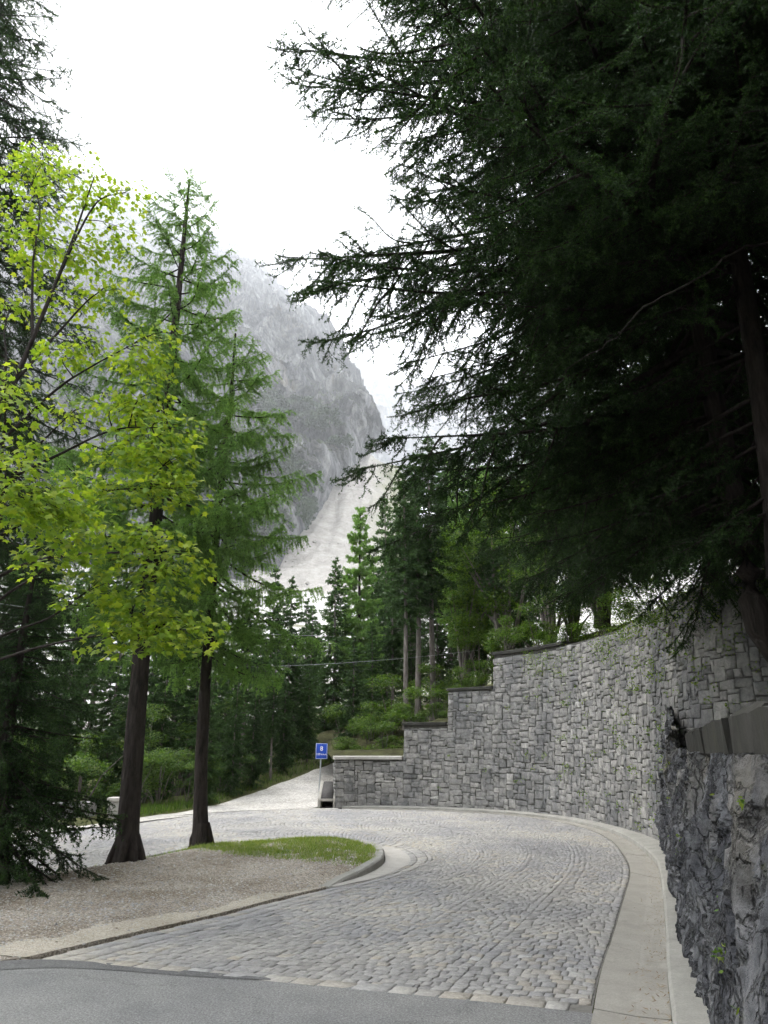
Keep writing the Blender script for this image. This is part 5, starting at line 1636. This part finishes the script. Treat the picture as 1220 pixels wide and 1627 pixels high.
def build_parapet():
    p0, p1 = np.array((-10.2, 16.6)), np.array((-7.15, 19.15))
    w = empty('parapet_wall', (*p0, -0.1)); tag(w, 'low grey block parapet across the road behind the first larch', 'wall', kind='thing')
    d = unit(p1 - p0); n = np.array((-d[1], d[0])); L = np.linalg.norm(p1 - p0)
    rs = np.random.default_rng(3)
    for row_ in range(3):
        x = 0 if row_ % 2 else -0.3
        while x < L:
            x1 = min(L, x + rs.uniform(.5, .8)); xa = max(0, x)
            if x1 - xa > .08:
                V, F = box_v(xa + .006, x1 - .006, 0, .4 + rs.normal(0, .006), row_ * .21 - .1, row_ * .21 + .1)
                Q = V.copy(); Q[:, 0] = V[:, 0] * d[0] + V[:, 1] * n[0]; Q[:, 1] = V[:, 0] * d[1] + V[:, 1] * n[1]
                bev(obj('stone', mesh('stone', Q, F, MAT['wall'], False, np.full(8, np.clip(rs.normal(.6, .15), 0, 1))), w), .015)
            x = x1
    for k, (px, py, Y) in enumerate(((183, 1303, 19.3),)):
        b = at(px, py, Y)
        t = empty('bollard', (b[0], b[1], 0.0)); tag(t, 'squat pale stone bollard with cap beside the first larch trunk', 'bollard')
        V, F = box_v(-.17, .17, -.17, .17, -.1, .42); bev(obj('shaft', mesh('shaft', V, F, MAT['kerb']), t), .02)
        V, F = box_v(-.2, .2, -.2, .2, .42, .52); bev(obj('cap', mesh('cap', V, F, MAT['apron']), t), .02)
build_parapet()

def cable(p, q, sag, label, r=0.008):
    u_ = np.linspace(0, 1, 30)[:, None]
    P_ = p * (1 - u_) + q * u_
    P_[:, 2] -= sag * 4 * (u_ * (1 - u_))[:, 0]
    V, F = tube(P_, r, 5)
    obj('overhead_cable', mesh('overhead_cable', V, F, MAT['cable'], True), label=label, cat='cable', group='cables strung between the trees')
cable(at(-60, 950, 10), at(520, 1010, 24), 0.15, 'thin grey cable crossing in front of the two larches', 0.007)
cable(at(120, 1056, 28), at(760, 1033, 30.5), 0.35, 'thin pale cable between the forest trees left of the wall', 0.007)
# ================================================================== SMALL GROWTH AND LITTER
def build_small():
    rs = np.random.default_rng(71)
    # plants rooted in the wall joints and along its top: leafy tufts
    g = Geo()
    spots = []
    for _ in range(230):
        s_ = WLEN * (1 - rs.beta(1.2, 2.6)); z = rs.uniform(0.3, 4.2)
        if z < wall_top(s_) - 0.1: spots.append((s_, z, rs.uniform(.03, .09)))
    for _ in range(160):
        s_ = rs.uniform(STEPS[3][0] + 1.2, WLEN - .2); z = 4.35 - rs.exponential(.35)
        spots.append((s_, z, rs.uniform(.08, .22)))
    for s_, z, r in spots:
        c = wall_pt(np.array([s_]), np.array([z]), np.array([0.06]))[0]
        n = int(10 + r * 160)
        p = c + rs.normal(0, 1, (n, 3)) * r * np.array((.8, .8, .7)) - np.array((0, 0, r * .5))
        az = rs.uniform(0, 6.28, n)
        x = np.stack([np.cos(az), np.sin(az), rs.normal(-.4, .4, n)], 1) * rs.uniform(.025, .055, n)[:, None]
        y = unit(np.cross(x, rs.normal(0, 1, (n, 3)))) * .013
        V = np.stack([p, p + x * .5 + y, p + x, p + x * .5 - y], 1).reshape(-1, 3)
        g.add(V, np.arange(4 * n).reshape(-1, 4), 0, rs.uniform(0, 1, n).repeat(4))
    obj('wall_growth', mesh('wall_growth', np.vstack(g.V) - np.array(WALL.location), np.vstack(g.F), MAT['ivy'], False, np.concatenate(g.T)), WALL, kind='stuff')
    # same on the rock face
    dg = bpy.context.evaluated_depsgraph_get()
    from mathutils.bvhtree import BVHTree
    ro = bpy.data.objects['rock_face']
    bv = BVHTree.FromPolygons([tuple(v.co) for v in ro.data.vertices], [tuple(p.vertices) for p in ro.data.polygons])
    g = Geo()
    for k in range(46):
        i = int(rs.integers(20, 330)); z = rs.uniform(0.25, 1.55)
        o = Vector((*(RB[i] - RN[i] * 1.2), z)); d = Vector((*RN[i], 0))
        hit = bv.ray_cast(o, d, 5)
        if hit[0] is None: continue
        r = rs.uniform(.015, .05) * (1.6 if k < 6 else 1)
        n = int(8 + r * 260)
        c = np.array(hit[0])
        p = c + rs.normal(0, 1, (n, 3)) * r * .6
        x = unit(rs.normal(0, 1, (n, 3)) - np.append(RN[i], 0) * .6) * rs.uniform(.02, .05, n)[:, None]
        y = unit(np.cross(x, rs.normal(0, 1, (n, 3)))) * .009
        V = np.stack([p, p + x * .5 + y, p + x, p + x * .5 - y], 1).reshape(-1, 3)
        g.add(V, np.arange(4 * n).reshape(-1, 4), 0, rs.uniform(0, 1, n).repeat(4))
    obj('rock_growth', g.mesh('rock_growth', [MAT['ivy']]), ro, kind='stuff')
    # litter of needles and twigs in the gutter, and thin on the road
    n = 900
    idx = rs.integers(60, 330, n)
    off = rs.beta(5, 1.3, n)
    P = GIN[idx] * (1 - off[:, None]) + KIN[idx] * off[:, None] + rs.normal(0, .01, (n, 2))
    l = rs.uniform(.012, .07, n); a = rs.uniform(0, 6.28, n)
    dv = np.stack([np.cos(a), np.sin(a)], 1) * l[:, None] * .5; w = np.stack([-np.sin(a), np.cos(a)], 1) * rs.uniform(.0015, .006, n)[:, None]
    z = np.full(n, .014)
    V = np.stack([np.column_stack([P - dv, z - .004]), np.column_stack([P + w, z]), np.column_stack([P + dv, z + .004]), np.column_stack([P - w, z])], 1).reshape(-1, 3)
    obj('leaf_litter', mesh('leaf_litter', V, np.arange(4 * n).reshape(-1, 4), MAT['dry'], False, rs.uniform(0, 1, n).repeat(4)), kind='stuff', label='dry needles and twigs lying in the gutter', cat='litter')
    # fallen leaves and needle litter on the gravel
    Pn = rs.uniform((-6, 6.6), (-0.5, 13.4), (2600, 2)); Pn = Pn[inside(Pn, ISL)]
    w_ = np.exp(-np.minimum(np.hypot(Pn[:, 0] + 3.7, Pn[:, 1] - 11.3), np.hypot(Pn[:, 0] + 3.1, Pn[:, 1] - 13.2)) / 1.5) + 0.18
    Pn = Pn[rs.uniform(0, 1, len(Pn)) < w_]; n = len(Pn); z = island_z(Pn) + .008
    l = rs.uniform(.01, .04, n); a = rs.uniform(0, 6.28, n)
    dv = np.stack([np.cos(a), np.sin(a)], 1) * l[:, None] * .6; w = np.stack([-np.sin(a), np.cos(a)], 1) * (l * rs.uniform(.1, .5, n))[:, None]
    V = np.stack([np.column_stack([Pn - dv, z]), np.column_stack([Pn + w, z + .006]), np.column_stack([Pn + dv, z + .002]), np.column_stack([Pn - w, z + .004])], 1).reshape(-1, 3)
    obj('fallen_leaves', mesh('fallen_leaves', V, np.arange(4 * n).reshape(-1, 4), MAT['dry'], False, rs.uniform(0, 1, n).repeat(4)), kind='stuff', label='dry leaves fallen on the gravel round the larches', cat='litter')
    # grass fringe along the path verge and round the sign foot
    n = 5000
    k = rs.integers(8, 59, n); f = rs.uniform(0, 1, n)
    P = pl[k] * (1 - f[:, None]) + pl[np.minimum(k + 1, 59)] * f[:, None] - nl[k] * rs.gamma(2, .35, n)[:, None]
    z = path_z(P[:, 1]) + .05
    h = rs.uniform(.06, .22, n); a = rs.uniform(0, 6.28, n)
    w = np.stack([np.cos(a), np.sin(a)], 1) * .012
    V = np.stack([np.column_stack([P - w, z - .1]), np.column_stack([P + w, z - .1]), np.column_stack([P + rs.normal(0, .06, (n, 2)), z + h])], 1).reshape(-1, 3)
    obj('verge_grass', mesh('verge_grass', V, np.arange(3 * n).reshape(-1, 3), MAT['beech'], False, rs.uniform(0, 1, n).repeat(3)), kind='stuff', label='grass along the left verge of the gravel path', cat='grass')
build_small()
# ================================================================== HAZE
def build_haze():
    V, F = box_v(-3600, 3600, -900, 4900, -500, 3700)
    m = bpy.data.materials.new('haze'); m.use_nodes = True
    t = m.node_tree; t.nodes.clear()
    o = t.nodes.new('ShaderNodeOutputMaterial'); v = t.nodes.new('ShaderNodeVolumePrincipled')
    v.inputs['Density'].default_value = HAZE
    v.inputs['Color'].default_value = (0.93, 0.96, 1.0, 1)
    v.inputs['Anisotropy'].default_value = 0.2
    for key in ('Density Attribute', 'Color Attribute', 'Temperature Attribute'):
        v.inputs[key].default_value = ''
    t.links.new(v.outputs[0], o.inputs['Volume'])
    try: m.cycles.homogeneous_volume = True
    except Exception: pass
    obj('haze', mesh('haze', V, F, m), kind='stuff', label='thin pale mountain haze')
HAZE = 0.0002
build_haze()
